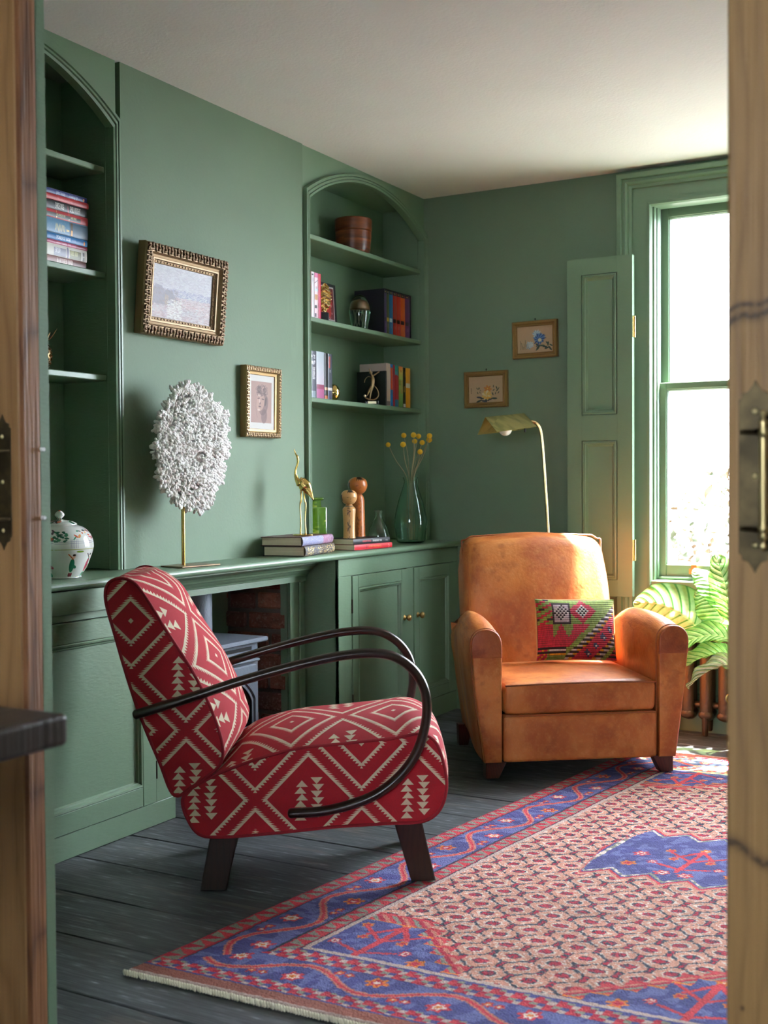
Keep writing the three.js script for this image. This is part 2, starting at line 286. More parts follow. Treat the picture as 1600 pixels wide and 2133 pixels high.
// back wall with the window opening
const WX0 = 1.085, WX1 = 2.42, WY0 = 0.63, WY1 = 2.255; // clear opening inside the architrave
{
  const w = structure('wall_back', 'dark sage green wall with the tall sash window', 'wall');
  const B = (n, x0, x1, y0, y1) => mesh(n, cb(x0, x1, y0, y1, -0.16, 0, 0.0005), wallGreen, w);
  B('plaster', -0.3, WX0 - 0.04, 0, H); B('plaster', WX1 + 0.04, 4.6, 0, H); B('plaster', WX0 - 0.04, WX1 + 0.04, WY1 + 0.03, H); B('plaster', WX0 - 0.04, WX1 + 0.04, 0, 0.5);
}
function sashWindow(wallZ, x0, x1, y0, y1, label, sills) {
  // x0..y1: clear opening; built facing +z at the wall's room face
  const g = structure('window_1', label, 'window', [0, 0, wallZ]); g.name = numbered('window_' + sills.n); taken.delete('window_1');
  const cx = (x0 + x1) / 2, cy = (y0 + y1) / 2, w = x1 - x0, h = y1 - y0, A = 0.136;
  // architrave: stepped moulding, mitred, on top and both sides down to the floor
  const prof = [[0, 0], [0, 0.050], [0.005, 0.054], [0.022, 0.054], [0.024, 0.038], [0.034, 0.038], [0.037, 0.044], [0.046, 0.040], [0.050, 0.028], [0.062, 0.026], [0.064, 0.013], [0.124, 0.011], [0.126, 0.019], [0.138, 0.022], [0.144, 0.012], [0.144, -0.07]];
  const oh = y1 + (A - 0.012), P = frameGeo(w + 2 * A, oh * 2, prof, 'tlr'); // doubled so that the sides reach the floor
  const pos = P.attributes.position; for (let i = 0; i < pos.count; i++) pos.setY(i, Math.max(pos.getY(i), 0.002));
  mesh('architrave', uvBox(flat(P.translate(cx, 0, 0))), woodGreen, g);
  // lining of the box frame
  for (const s of [x0 - 0.004, x1 - 0.016]) mesh('frame_lining', cb(s, s + 0.02, y0, y1, -0.155, -0.005, 0.001), woodGreen, g);
  mesh('frame_lining', cb(x0, x1, y1 - 0.012, y1 + 0.01, -0.155, -0.005, 0.001), woodGreen, g);
  mesh('window_sill', cb(x0, x1, y0 - 0.03, y0 + 0.004, -0.155, 0.012, 0.004), woodGreen, g);
  mesh('parting_bead', frameGeo(w - 0.02, h - 0.012, [[0, -0.072], [0, -0.04], [0.010, -0.036], [0.014, -0.044], [0.014, -0.072]]).translate(cx, cy, 0), woodGreen, g);
  const sash = (ya, yb, zc, top) => {
    const s = new THREE.Group(); s.name = 'sash'; g.add(s);
    const sw = w - 0.036, sh = yb - ya, st = 0.034;
    const fr = (i0, i1) => [[i0, zc - 0.018], [i0, zc + 0.018], [i1 - 0.010, zc + 0.018], [i1 - 0.004, zc + 0.010], [i1, zc + 0.006], [i1, zc - 0.018]];
    // stiles and rails as four pieces
    const yB = top ? 0.03 : 0.068, yT = top ? 0.04 : 0.03;
    mesh('stile', cb(x0 + 0.018, x0 + 0.018 + st, ya, yb, zc - 0.018, zc + 0.018, 0.003), woodGreen, s);
    mesh('stile', cb(x1 - 0.018 - st, x1 - 0.018, ya, yb, zc - 0.018, zc + 0.018, 0.003), woodGreen, s);
    mesh('rail', cb(x0 + 0.018 + st, x1 - 0.018 - st, ya, ya + yB, zc - 0.018, zc + 0.018, 0.003), woodGreen, s);
    mesh('rail', cb(x0 + 0.018 + st, x1 - 0.018 - st, yb - yT, yb, zc - 0.018, zc + 0.018, 0.003), woodGreen, s);
    const gx0 = x0 + 0.018 + st, gx1 = x1 - 0.018 - st, gy0 = ya + yB, gy1 = yb - yT;
    mesh('glazing_bead', frameGeo(gx1 - gx0, gy1 - gy0, [[0, zc + 0.012], [0.003, zc + 0.012], [0.009, zc + 0.002]]).translate((gx0 + gx1) / 2, (gy0 + gy1) / 2, 0), woodGreen, s);
    mesh('pane', new THREE.PlaneGeometry(gx1 - gx0, gy1 - gy0).translate((gx0 + gx1) / 2, (gy0 + gy1) / 2, zc), glassPane, s);
  };
  const mid = sills.mid;
  sash(mid - 0.012, y1 - 0.012, -0.115, true);
  sash(y0 + 0.002, mid + 0.018, -0.075, false);
  // apron panel below the sill with a planted moulding
  if (y0 > 0.4) {
    mesh('apron', cb(x0 - 0.004, x1 + 0.004, 0.12, y0 - 0.028, -0.05, -0.01, 0.001), woodGreen, g);
    mesh('apron_moulding', frameGeo(w - 0.12, y0 - 0.2, [[0, -0.011], [0.002, 0.006], [0.012, 0.010], [0.022, 0.002], [0.034, -0.012]]).translate(cx, 0.12 + (y0 - 0.14) / 2, 0), woodGreen, g);
  }
  return g;
}
const win = sashWindow(0, WX0, WX1, WY0, WY1, 'tall green sash window behind the leaves of the plant', { n: 1, mid: 1.468 });
{ // brass sash lift on the bottom rail
  const m = mesh('sash_lift', merge([cb(-0.026, 0.026, -0.012, 0.012, 0, 0.003, 0.001), cb(-0.012, 0.012, 0.008, 0.014, 0, 0.022, 0.001), cb(-0.012, 0.012, 0.008, 0.03, 0.018, 0.022, 0.001)]), std(lin([0.75, 0.42, 0.16]), 0.3, { metalness: 1 }), win.children.filter((c) => c.name === 'sash')[1]);
  place(m, 1.262, 0.672, -0.057);
}
// right wall and the wall with the doorway
{
  const w = structure('wall_right', 'green wall on the far right beyond the doorway view', 'wall');
  mesh('plaster', cb(RX, RX + 0.14, 0, H, 0, DZ), wallGreen, w);
}
const OX0 = 0.969, OX1 = 2.26, OY = 2.2;
{
  const w = structure('wall_front', 'thin green partition around the wide doorway', 'wall');
  mesh('partition', cb(-0.02, OX0, 0, H, DZ, DZ + 0.027), woodGreen, w);
  mesh('partition', cb(OX1, RX + 0.1, 0, H, DZ, DZ + 0.027), woodGreen, w);
  mesh('partition', cb(OX0, OX1, OY, H, DZ, DZ + 0.027), woodGreen, w);
  const white = std(0xe9ecea, 0.4);
  for (const y of [1.125, 1.0]) { const m = mesh('door_guide_peg', new THREE.CylinderGeometry(0.0035, 0.0035, 0.012, 12).rotateZ(Math.PI / 2), white, w); place(m, OX0 + 0.005, y, DZ + 0.027); }
}
// skirting on the back wall
{
  const b = structure('baseboard_back', 'green painted skirting board under the window', 'baseboard');
  const pr = shapeOf([[0, 0], [0.02, 0], [0.02, 0.09], [0.015, 0.105], [0.008, 0.112], [0.006, 0.125], [0, 0.125]]);
  const g = (x0, x1) => uvBox(flat(extrude(pr, x1 - x0).rotateY(Math.PI / 2).scale(1, 1, -1).translate(x0, 0, 0)));
  const fix = (gg) => { const p = gg.attributes.position; for (let i = 0; i < p.count; i += 3) { for (const A of ['position', 'normal', 'uv']) { const a = gg.attributes[A], n = a.itemSize; for (let k = 0; k < n; k++) { const t = a.array[(i + 1) * n + k]; a.array[(i + 1) * n + k] = a.array[(i + 2) * n + k]; a.array[(i + 2) * n + k] = t; } } } return flat(gg); };
  mesh('board', fix(g(CX, WX0 - 0.145)), woodGreen, b); mesh('board', fix(g(WX0, WX1)), woodGreen, b); mesh('board', fix(g(WX1 + 0.145, RX)), woodGreen, b);
}
// the room the camera stands in: pale walls and a window added for fill
const hallMat = std(lin([0.55, 0.53, 0.49]), 0.85, { bumpMap: rollerBump, bumpScale: 0.001 });
{
  const w = structure('wall_rear', 'pale wall behind the camera with one added fill window', 'wall');
  const X0 = 2.0, X1 = 3.1, Y0 = 1.2, Y1 = 2.1;
  for (const [x0, x1, y0, y1] of [[-0.6, X0, 0, H], [X1, 4.6, 0, H], [X0, X1, 0, Y0], [X0, X1, Y1, H]]) mesh('plaster', cb(x0, x1, y0, y1, 7.14, 7.3), hallMat, w);
  const w2 = structure('wall_side', 'pale side wall of the near room', 'wall');
  mesh('plaster', cb(4.46, 4.6, 0, H, 0, 7.14), hallMat, w2);
  mesh('plaster', cb(-0.29, -0.16, 0, H, DZ + 0.027, 7.14), hallMat, w2);
  mesh('plaster', cb(RX + 0.1, 4.46, 0, H, DZ, DZ + 0.027), hallMat, w2);
  const g = structure('window_2', 'white window added unseen behind the camera for fill light', 'window');
  const white = std(0xe8e6e0, 0.4), step = (X1 - X0) / 2;
  for (let k = 0; k <= 2; k++) { const x = X0 + k * step; mesh('mullion', cb(x - 0.03, x + 0.03, Y0, Y1, 7.18, 7.24), white, g); }
  for (const y of [Y0 + 0.03, Y1 - 0.03]) mesh('rail', cb(X0, X1, y - 0.03, y + 0.03, 7.18, 7.24), white, g);
  for (let k = 0; k < 2; k++) mesh('pane', new THREE.PlaneGeometry(step - 0.06, Y1 - Y0 - 0.12).rotateY(Math.PI).translate(X0 + (k + 0.5) * step, (Y0 + Y1) / 2, 7.21), glassPane, g);
}

// ---------------------------------------------------------------- fixed joinery on the left wall (local x = -z of the room, z = x of the room)
const LW = Math.PI / 2;
{ // continuous mantel shelf with a rounded nosing
  const t = thing('mantel_shelf', 'long green mantel shelf running under both alcoves', 'shelf', [0, 0, 0], LW);
  const nose = []; for (let i = 0; i <= 8; i++) { const a = -Math.PI / 2 + Math.PI * i / 8; nose.push([MX - 0.013 + 0.013 * Math.cos(a), MT - 0.014 + 0.013 * Math.sin(a)]); }
  const sh = shapeOf([[0.0005, MT - 0.027], ...nose, [0.0005, MT - 0.001]]);
  const g = extrude(sh, 3.405).rotateY(-Math.PI / 2).translate(-0.003, 0, 0); // shape x -> z
  mesh('board', uvBox(flat(g)), woodGreen, t);
  for (const a of [ARCH.r, ARCH.l]) mesh('alcove_board', cb(-a.z1, -a.z0, MT - 0.024, MT - 0.0012, -0.214, 0.001, 0.0005), woodGreen, t);
}
{ // moulded lintel and side strips of the fireplace surround
  const t = thing('fireplace_surround', 'green moulded fireplace surround under the mantel shelf', 'fireplace', [0, 0, 0], LW);
  const pr = [[0.001, 0.7625], [0.085, 0.7625], [0.085, 0.748], [0.078, 0.742], [0.066, 0.738], [0.058, 0.728], [0.056, 0.722], [0.046, 0.720], [0.040, 0.712], [0.032, 0.704], [0.030, 0.699], [0.022, 0.697], [0.022, 0.6755], [0.001, 0.6755]];
  mesh('lintel_moulding', uvBox(flat(extrude(shapeOf(pr), 0.955).rotateY(-Math.PI / 2).translate(-1.09, 0, 0))), woodGreen, t);
  for (const [x0, x1] of [[-1.19, -1.085], [-2.06, -1.985]]) mesh('jamb', merge([cb(x0, x1, 0, 0.675, 0.001, 0.014, 0.002), cb(x0 + 0.055, x0 + 0.075, 0, 0.675, 0.014, 0.022, 0.004)]), woodGreen, t);
}
function panelDoor(parent, x0, x1, y0, y1, z, { knobX, hingeX, st = 0.045, rail = 0.05 }) {
  const d = new THREE.Group(); d.name = 'door'; parent.add(d);
  const w = x1 - x0, h = y1 - y0, cx = (x0 + x1) / 2, cy = (y0 + y1) / 2;
  const th = 0.004; // proud of the face frame
  mesh('door_frame', merge([cb(x0, x0 + st, y0, y1, z - 0.018, z + th), cb(x1 - st, x1, y0, y1, z - 0.018, z + th), cb(x0 + st, x1 - st, y0, y0 + rail, z - 0.018, z + th), cb(x0 + st, x1 - st, y1 - rail, y1, z - 0.018, z + th)]), woodGreen, d);
  mesh('panel', cb(x0 + st - 0.004, x1 - st + 0.004, y0 + rail - 0.004, y1 - rail + 0.004, z - 0.017, z - 0.009), woodGreen, d);
  mesh('panel_moulding', frameGeo(w - 2 * st, h - 2 * rail, [[0, z + th - 0.001], [0.003, z + th + 0.002], [0.008, z + th + 0.001], [0.012, z - 0.002], [0.016, z - 0.003], [0.019, z - 0.009]]).translate(cx, cy, 0), woodGreen, d);
  if (knobX !== undefined) {
    const k = mesh('knob', lathe(smoothProf([[0.0001, 0.034], [0.009, 0.032], [0.0145, 0.024], [0.011, 0.016], [0.0055, 0.011], [0.006, 0.006], [0.011, 0.003], [0.012, 0]], 28), 24).rotateX(Math.PI / 2), std(lin([0.55, 0.36, 0.14]), 0.28, { metalness: 1 }), d);
    place(k, knobX, 0.481, z + th - 0.0005);
  }
  if (hingeX !== undefined) for (const y of [y0 + 0.1, y1 - 0.12]) mesh('hinge', cb(hingeX - 0.0025, hingeX + 0.0025, y - 0.028, y + 0.028, z - 0.002, z + 0.006, 0.001), std(0x4a4438, 0.5, { metalness: 0.7 }), d);
}
{ // right cabinet: z 0.0 .. 1.08
  const t = thing('alcove_cabinet', 'green two-door cupboard with round brass knobs behind the chairs', 'cabinet', [0, 0, 0], LW);
  const B = (n, x0, x1, y0, y1, z0 = CX - 0.018, z1 = CX) => mesh(n, cb(x0, x1, y0, y1, z0, z1), woodGreen, t);
  const top = MT - 0.028;
  mesh('carcass', merge([cb(-1.078, -1.06, 0, top, -0.0, CX - 0.001), cb(-1.06, -0.003, 0.07, 0.085, -0.2, CX - 0.02), cb(-1.06, -0.003, 0.085, top, -0.21, -0.2)]), woodGreen, t);
  B('top_rail', -1.078, -0.003, 0.692, top); B('bottom_rail', -1.078, -0.003, 0, 0.088);
  B('stile', -1.078, -0.978, 0.088, 0.692); B('stile', -0.517, -0.452, 0.088, 0.692); B('stile', -0.055, -0.003, 0.088, 0.692);
  panelDoor(t, -0.976, -0.519, 0.09, 0.690, CX, { knobX: -0.541, hingeX: -0.978 });
  panelDoor(t, -0.450, -0.057, 0.09, 0.690, CX, { knobX: -0.418 });
}
{ // left cabinet: z 2.08 .. 3.09
  const t = thing('alcove_cabinet', 'green panelled cupboard low behind the red armchair', 'cabinet', [0, 0, 0], LW);
  const top = MT - 0.028, B = (n, x0, x1, y0, y1, z0 = CX - 0.018, z1 = CX) => mesh(n, cb(x0, x1, y0, y1, z0, z1), woodGreen, t);
  mesh('carcass', merge([cb(-2.098, -2.08, 0, top, 0, CX - 0.001), cb(-3.40, -2.098, 0.05, 0.065, -0.2, CX - 0.02), cb(-3.40, -2.098, 0.065, top, -0.21, -0.2)]), woodGreen, t);
  B('top_rail', -3.40, -2.08, 0.694, top, CX - 0.018, CX + 0.012); B('upper_rail', -3.40, -2.08, 0.672, 0.694); B('bottom_rail', -3.40, -2.08, 0, 0.072);
  B('stile', -2.175, -2.08, 0.072, 0.672); B('stile', -3.40, -3.30, 0.072, 0.672);
  panelDoor(t, -3.298, -2.177, 0.074, 0.670, CX, { hingeX: -2.175, st: 0.062, rail: 0.06 });
}
// brick recess behind the stove
{
  const t = structure('fireplace_recess', 'soot darkened red brick recess behind the stove', 'fireplace');
  const tones = [[0.30, 0.115, 0.07], [0.24, 0.085, 0.055], [0.35, 0.15, 0.09], [0.2, 0.085, 0.065]];
  const bm = tones.map((c, s) => { const a = c.map((e) => e * 0.45); return std(0xffffff, 0.92, { map: tex(128, 128, (u, v) => { const n = fbm(u * 5, v * 5, 300 + s, 4, 5, 5), f = fbm(u * 40, v * 40, 320 + s, 2, 40, 40); return mix3(mix3(a, c, n * 1.5), [0.42, 0.33, 0.26], 0.35 * sstep(0.6, 0.8, f)).map((e) => Math.sqrt(Math.max(e, 0))); }, { size: [0.24, 0.24] }), bumpMap: rollerBump, bumpScale: 0.006 }); });
  const mortar = std(lin([0.13, 0.10, 0.08]), 0.95, { bumpMap: rollerBump, bumpScale: 0.004 });
  mesh('mortar', merge([cb(-0.5, -0.004, 0, 0.80, 1.09, 1.184), cb(-0.52, -0.42, 0, 0.8, 1.09, 2.08), cb(-0.5, -0.03, 0, 0.8, 1.99, 2.08), cb(-0.5, -0.03, 0.79, 0.85, 1.09, 2.08)]), mortar, t);
  mesh('hearth_slab', cb(-0.42, -0.002, -0.004, 0.012, 1.194, 1.985, 0.003), std(0x2a2c2e, 0.5, { map: paintTone }), t);
  for (let c = 0; c < 9; c++) {
    const y = 0.012 + c * 0.079, hgt = 0.066;
    let x = -0.41 - (c % 2 ? 0.11 : 0);
    while (x < -0.012) { // side wall facing the room's door
      const L = (c % 3 === 1 ? 0.11 : 0.205) + rr(-0.012, 0.012), a = Math.max(x, -0.41), b = Math.min(x + L, -0.006);
      if (b - a > 0.03) { const m = mesh('brick', uvBox(chbox(b - a, hgt + rr(-0.006, 0.006), 0.024, 0.006), rnd(), rnd()), bm[Math.floor(rnd() * 4)], t); place(m, (a + b) / 2, y + hgt / 2 + rr(-0.004, 0.004), 1.1835 + rr(-0.004, 0.003), 0, 0, rr(-0.02, 0.02)); }
      x += L + 0.014;
    }
    let z = 1.2 - (c % 2 ? 0.1 : 0);
    while (z < 1.98) { const a = Math.max(z, 1.2), b = Math.min(z + 0.21, 1.98); if (b - a > 0.03) { const m = mesh('brick', uvBox(chbox(0.024, hgt, b - a, 0.005), rnd(), rnd()), bm[Math.floor(rnd() * 4)], t); place(m, -0.418 + rr(-0.004, 0.004), y + hgt / 2, (a + b) / 2); } z += 0.224; }
  }
}
{ // grey cast-iron wood stove
  const t = thing('wood_stove', 'blue-grey cast iron wood stove standing in the brick fireplace', 'stove', [0, 0.012, 0], LW);
  const iron = std(lin([0.19, 0.215, 0.26]), 0.5, { metalness: 0.15, map: paintTone, bumpMap: rollerBump, bumpScale: 0.0012 }), dark = std(0x0c0d0f, 0.4);
  const x0 = -1.80, x1 = -1.365, zf = -0.015;
  mesh('body', merge([cb(x0, x1, 0.06, 0.455, -0.33, zf, 0.006)]), iron, t);
  mesh('top_plate', cb(x0 - 0.03, x1 + 0.03, 0.455, 0.472, -0.35, zf + 0.025, 0.004), iron, t);
  mesh('air_slot', cb(x0 + 0.05, x1 - 0.045, 0.428, 0.442, zf, zf + 0.001, 0.0003), dark, t);
  mesh('canopy_lip', cb(x0 + 0.02, x1 - 0.012, 0.385, 0.395, zf - 0.001, zf + 0.018, 0.004), iron, t);
  for (const x of [x0 + 0.04, x1 - 0.04]) for (const z of [-0.29, zf - 0.04]) place(mesh('leg', new THREE.CylinderGeometry(0.018, 0.012, 0.062, 12), iron, t), x, 0.031, z);
  const d = new THREE.Group(); d.name = 'stove_door'; t.add(d);
  const dx0 = x0 + 0.03, dx1 = x1 - 0.03, dy0 = 0.1, dy1 = 0.375, cx = (dx0 + dx1) / 2;
  mesh('door_plate', cb(dx0, dx1, dy0, dy1, zf, zf + 0.014, 0.004), iron, d);
  const arch = (g) => { const p = []; const w = (dx1 - dx0) / 2 - 0.025 - g, s = 0.095 - g * 0.4, R = (w * w + s * s) / (2 * s), cy = dy1 - 0.022 - g - R, h = Math.asin(Math.min(1, w / R)); p.push([cx - w, dy0 + 0.03 + g]); for (let i = 0; i <= 18; i++) { const a = -h + 2 * h * i / 18; p.push([cx + R * Math.sin(a), cy + R * Math.cos(a)]); } p.push([cx + w, dy0 + 0.03 + g]); return p; };
  for (const [g0, g1, z] of [[0, 0.008, 0.012], [0.014, 0.022, 0.006]]) { const s = shapeOf(arch(g0)); s.holes.push(new THREE.Path(arch(g1).map(([x, y]) => new THREE.Vector2(x, y)))); mesh('arch_rib', uvBox(flat(extrude(s, z + 0.006, 0.002).translate(0, 0, zf + 0.013))), iron, d); }
  mesh('door_glass', uvBox(flat(extrude(shapeOf(arch(0.022)), 0.006).translate(0, 0, zf + 0.0135))), phys(0x08090b, 0.04, { clearcoat: 1 }), d);
  mesh('flue_pipe', lathe([[0.058, 0], [0.058, 0.02], [0.053, 0.022], [0.053, 0.33], [0.0001, 0.33]], 28).translate(-1.545, 0.472, -0.16), iron, t);
}
// ---------------------------------------------------------------- stripped pine sliding doors
const pineTex = woodTex([0.62, 0.47, 0.29], [0.47, 0.33, 0.18], { s: 401, rings: 6, size: [0.34, 1.3], knots: [[0.35, 0.21, 0.018], [0.8, 0.62, 0.016], [0.6, 0.86, 0.012]] });
const agedTex = woodTex([0.56, 0.37, 0.22], [0.27, 0.15, 0.08], { s: 431, rings: 3, w: 128, size: [0.2, 1.1] });
const pineTex2 = woodTex([0.60, 0.46, 0.27], [0.45, 0.33, 0.18], { s: 461, rings: 15, size: [0.36, 1.4], knots: [[0.7, 0.74, 0.02], [0.36, 0.52, 0.008]], cracks: [[0.29, 0.147, 0.56, 0.176, 0.0035], [0.29, 0.158, 0.56, 0.184, 0.002], [0.29, 0.672, 0.56, 0.652, 0.004]] });
const woodBump = tex(128, 512, (u, v) => fbm(u * 60, v * 5, 471, 3, 60, 5), { srgb: false, size: [0.2, 0.8] });
const pine = std(0xffffff, 0.55, { map: pineTex, bumpMap: woodBump, bumpScale: 0.0012 }), aged = std(0xffffff, 0.6, { map: agedTex, bumpMap: woodBump, bumpScale: 0.0015 }), pine2 = std(0xffffff, 0.58, { map: pineTex2, bumpMap: woodBump, bumpScale: 0.0014 });
function doorPlate(parent, cx, side, k) { // lobed brass plate with a pull bar; the bar stands to the side away from the opening
  const P = [[0, 0.1475], [0.004, 0.139], [0.010, 0.130], [0.0195, 0.1265], [0.020, 0.120], [0.0245, 0.117]];
  const half = P.map(([x, y]) => [x, y]), pts = [...half, ...half.slice().reverse().map(([x, y]) => [x, -y]), ...half.slice(1).map(([x, y]) => [-x, -y]), ...half.slice(1).reverse().map(([x, y]) => [-x, y])];
  const h = new THREE.Group(); h.name = 'pull_handle'; h.position.set(cx, 1.065, 0.041); h.scale.setScalar(k); parent.add(h);
  mesh('backplate', uvBox(flat(extrude(shapeOf(pts), 0.003, 0.0008))), oldBrass, h);
  for (const y of [0.099, 0.001, -0.104]) mesh('screw', merge([new THREE.SphereGeometry(0.005, 14, 6, 0, 6.3, 0, 1.2).rotateX(Math.PI / 2).translate(0, y, 0.0012), new THREE.CylinderGeometry(0.0012, 0.0012, 0.0012, 8).rotateX(Math.PI / 2).translate(0, y, 0.006)]), std(lin([0.75, 0.66, 0.34]), 0.3, { metalness: 1 }), h);
  const bx = side * 0.017;
  for (const y of [0.068, -0.079]) mesh('bracket', merge([sweep([[-side * 0.02, y, 0.004], [0, y, 0.014], [bx, y, 0.026]], [0.0035, 0.0045], 10, 8), new THREE.SphereGeometry(0.0028, 10, 8).translate(0, y + 0.001, 0.019)]), oldBrass, h);
  const pr = [[0.0001, 0.099], [0.004, 0.097], [0.0055, 0.093], [0.003, 0.088], [0.0035, 0.085], [0.008, 0.081], [0.0045, 0.076], [0.0075, 0.07], [0.0078, 0.064], [0.0055, 0.061], [0.0062, 0.056], [0.0058, 0.02]];
  const full = [...pr, ...pr.slice().reverse().map(([r, y]) => [r, -y - 0.011])];
  mesh('bar', lathe(full.reverse(), 20).translate(bx, 0, 0.028), std(lin([0.46, 0.37, 0.18]), 0.3, { metalness: 1 }), h);
}
{
  const DK = 0.84; // plate size
  const d = structure('door_1', 'stripped pine sliding door at the left edge of the doorway', 'door', [0, 0, DZ + 0.0275]);
  mesh('board', uvBox(chbox(0.55, 2.26, 0.041, 0.003).translate(0.686, 1.135, 0.0205), 0.13, 0.05), pine, d);
  mesh('board', uvBox(chbox(0.34, 2.26, 0.041, 0.003).translate(0.238, 1.135, 0.0205), 0.4, 0.3), pine, d);
  mesh('edge_lipping', cb(0.9615, 0.973, 0.005, 2.265, 0.0005, 0.0405, 0.0015), aged, d);
  doorPlate(d, 0.9205, -1, DK);
  const d2 = structure('door_2', 'stripped pine sliding door with dark cracks at the right edge', 'door', [0, 0, DZ + 0.0275]);
  mesh('board', uvBox(chbox(0.3, 2.26, 0.041, 0.003).translate(2.369, 1.135, 0.02175), 0.05, 0.35), pine2, d2);
  mesh('board', uvBox(chbox(0.5, 2.26, 0.041, 0.003).translate(2.77, 1.135, 0.02175), 0.3, 0.1), pine2, d2);
  doorPlate(d2, 2.2545, 1, DK);
}
// ---------------------------------------------------------------- shutter folded back beside the window
{
  const t = thing('window_shutter', 'green two-panel folding shutter opened flat beside the window', 'shutter', [0.740, 0, 0.058], 0.0);
  const w = 0.292, y0 = 0.565, y1 = 2.025, th = 0.03, st = 0.066;
  const panels = [[1.347, 1.955], [0.635, 1.237]];
  mesh('stile', cb(0, st, y0, y1, 0, th, 0.0005), woodGreen, t); mesh('stile', cb(w - st, w, y0, y1, 0, th, 0.0005), woodGreen, t);
  for (const [a, b] of [[y0, 0.635], [1.237, 1.347], [1.955, y1]]) mesh('rail', cb(st, w - st, a, b, 0, th, 0.0003), woodGreen, t);
  for (const [a, b] of panels) {
    mesh('panel', cb(st, w - st, a, b, 0.004, 0.018), woodGreen, t);
    mesh('panel_moulding', frameGeo(w - 2 * st, b - a, [[0, th - 0.010], [0.0035, th - 0.010], [0.004, th + 0.002], [0.011, th + 0.003], [0.0135, th - 0.002], [0.018, th - 0.003], [0.023, th - 0.009], [0.026, 0.018]]).translate(w / 2, (a + b) / 2, 0), woodGreen, t);
  }
  for (const y of [1.72, 0.765]) mesh('hinge', merge([cb(w - 0.001, w + 0.0015, y - 0.045, y + 0.045, 0.004, 0.028, 0.0005), new THREE.CylinderGeometry(0.004, 0.004, 0.09, 10).translate(w + 0.003, y, 0.004)]), brass, t);
}
// ---------------------------------------------------------------- cast-iron radiator under the window
{
  const t = thing('radiator', 'bare iron column radiator under the window behind the plant', 'radiator', [0, 0, 0]);
  const iron = std(lin([0.085, 0.055, 0.035]), 0.42, { metalness: 0.7, map: paintTone, bumpMap: rollerBump, bumpScale: 0.002 });
  for (let k = 0; k < 13; k++) {
    const x = 1.20 + k * 0.076, g = [];
    for (const z of [0.062, 0.118]) g.push(sweep([[x, 0.10, z], [x, 0.3, z], [x, 0.475, z]], [[0.026, 0.02]], 8, 10));
    g.push(sweep([[x, 0.475, 0.05], [x, 0.5, 0.09], [x, 0.475, 0.13]], [[0.02, 0.03]], 8, 10), sweep([[x, 0.095, 0.05], [x, 0.085, 0.09], [x, 0.095, 0.13]], [[0.02, 0.03]], 8, 10));
    if (k % 3 === 2 || k === 0) g.push(sweep([[x, 0.1, 0.055], [x, 0.02, 0.05]], [0.016, 0.011], 4, 10), sweep([[x, 0.1, 0.125], [x, 0.012, 0.132]], [0.016, 0.012], 4, 10));
    mesh('column', merge(g), iron, t);
  }
  for (const y of [0.13, 0.45]) mesh('pipe', sweep([[1.16, y, 0.09], [2.16, y, 0.09]], [0.014], 4, 10), iron, t);
}
// ---------------------------------------------------------------- dark table in the near room
{
  const t = thing('side_table', 'dark brown wooden table corner blurred in the left foreground', 'table', [0, 0, 0]);
  const tm = std(0xffffff, 0.42, { map: woodTex([0.17, 0.12, 0.09], [0.09, 0.06, 0.045], { s: 501, w: 128, h: 512, size: [0.4, 0.8] }), bumpMap: woodBump, bumpScale: 0.001 });
  mesh('tabletop', uvBox(new RoundedBoxGeometry(0.85, 0.042, 0.62, 3, 0.008)).translate(1.458 - 0.425, 0.739, 3.882 + 0.31), tm, t);
  mesh('apron', merge([cb(0.66, 1.26, 0.64, 0.718, 3.98, 4.0), cb(0.66, 1.26, 0.64, 0.718, 4.40, 4.42), cb(0.66, 0.68, 0.64, 0.718, 4.0, 4.40), cb(1.24, 1.26, 0.64, 0.718, 4.0, 4.40)]), tm, t);
  for (const x of [0.69, 1.22]) for (const z of [4.03, 4.37]) place(mesh('leg', new THREE.CylinderGeometry(0.022, 0.016, 0.718, 12), tm, t), x, 0.359, z);
}

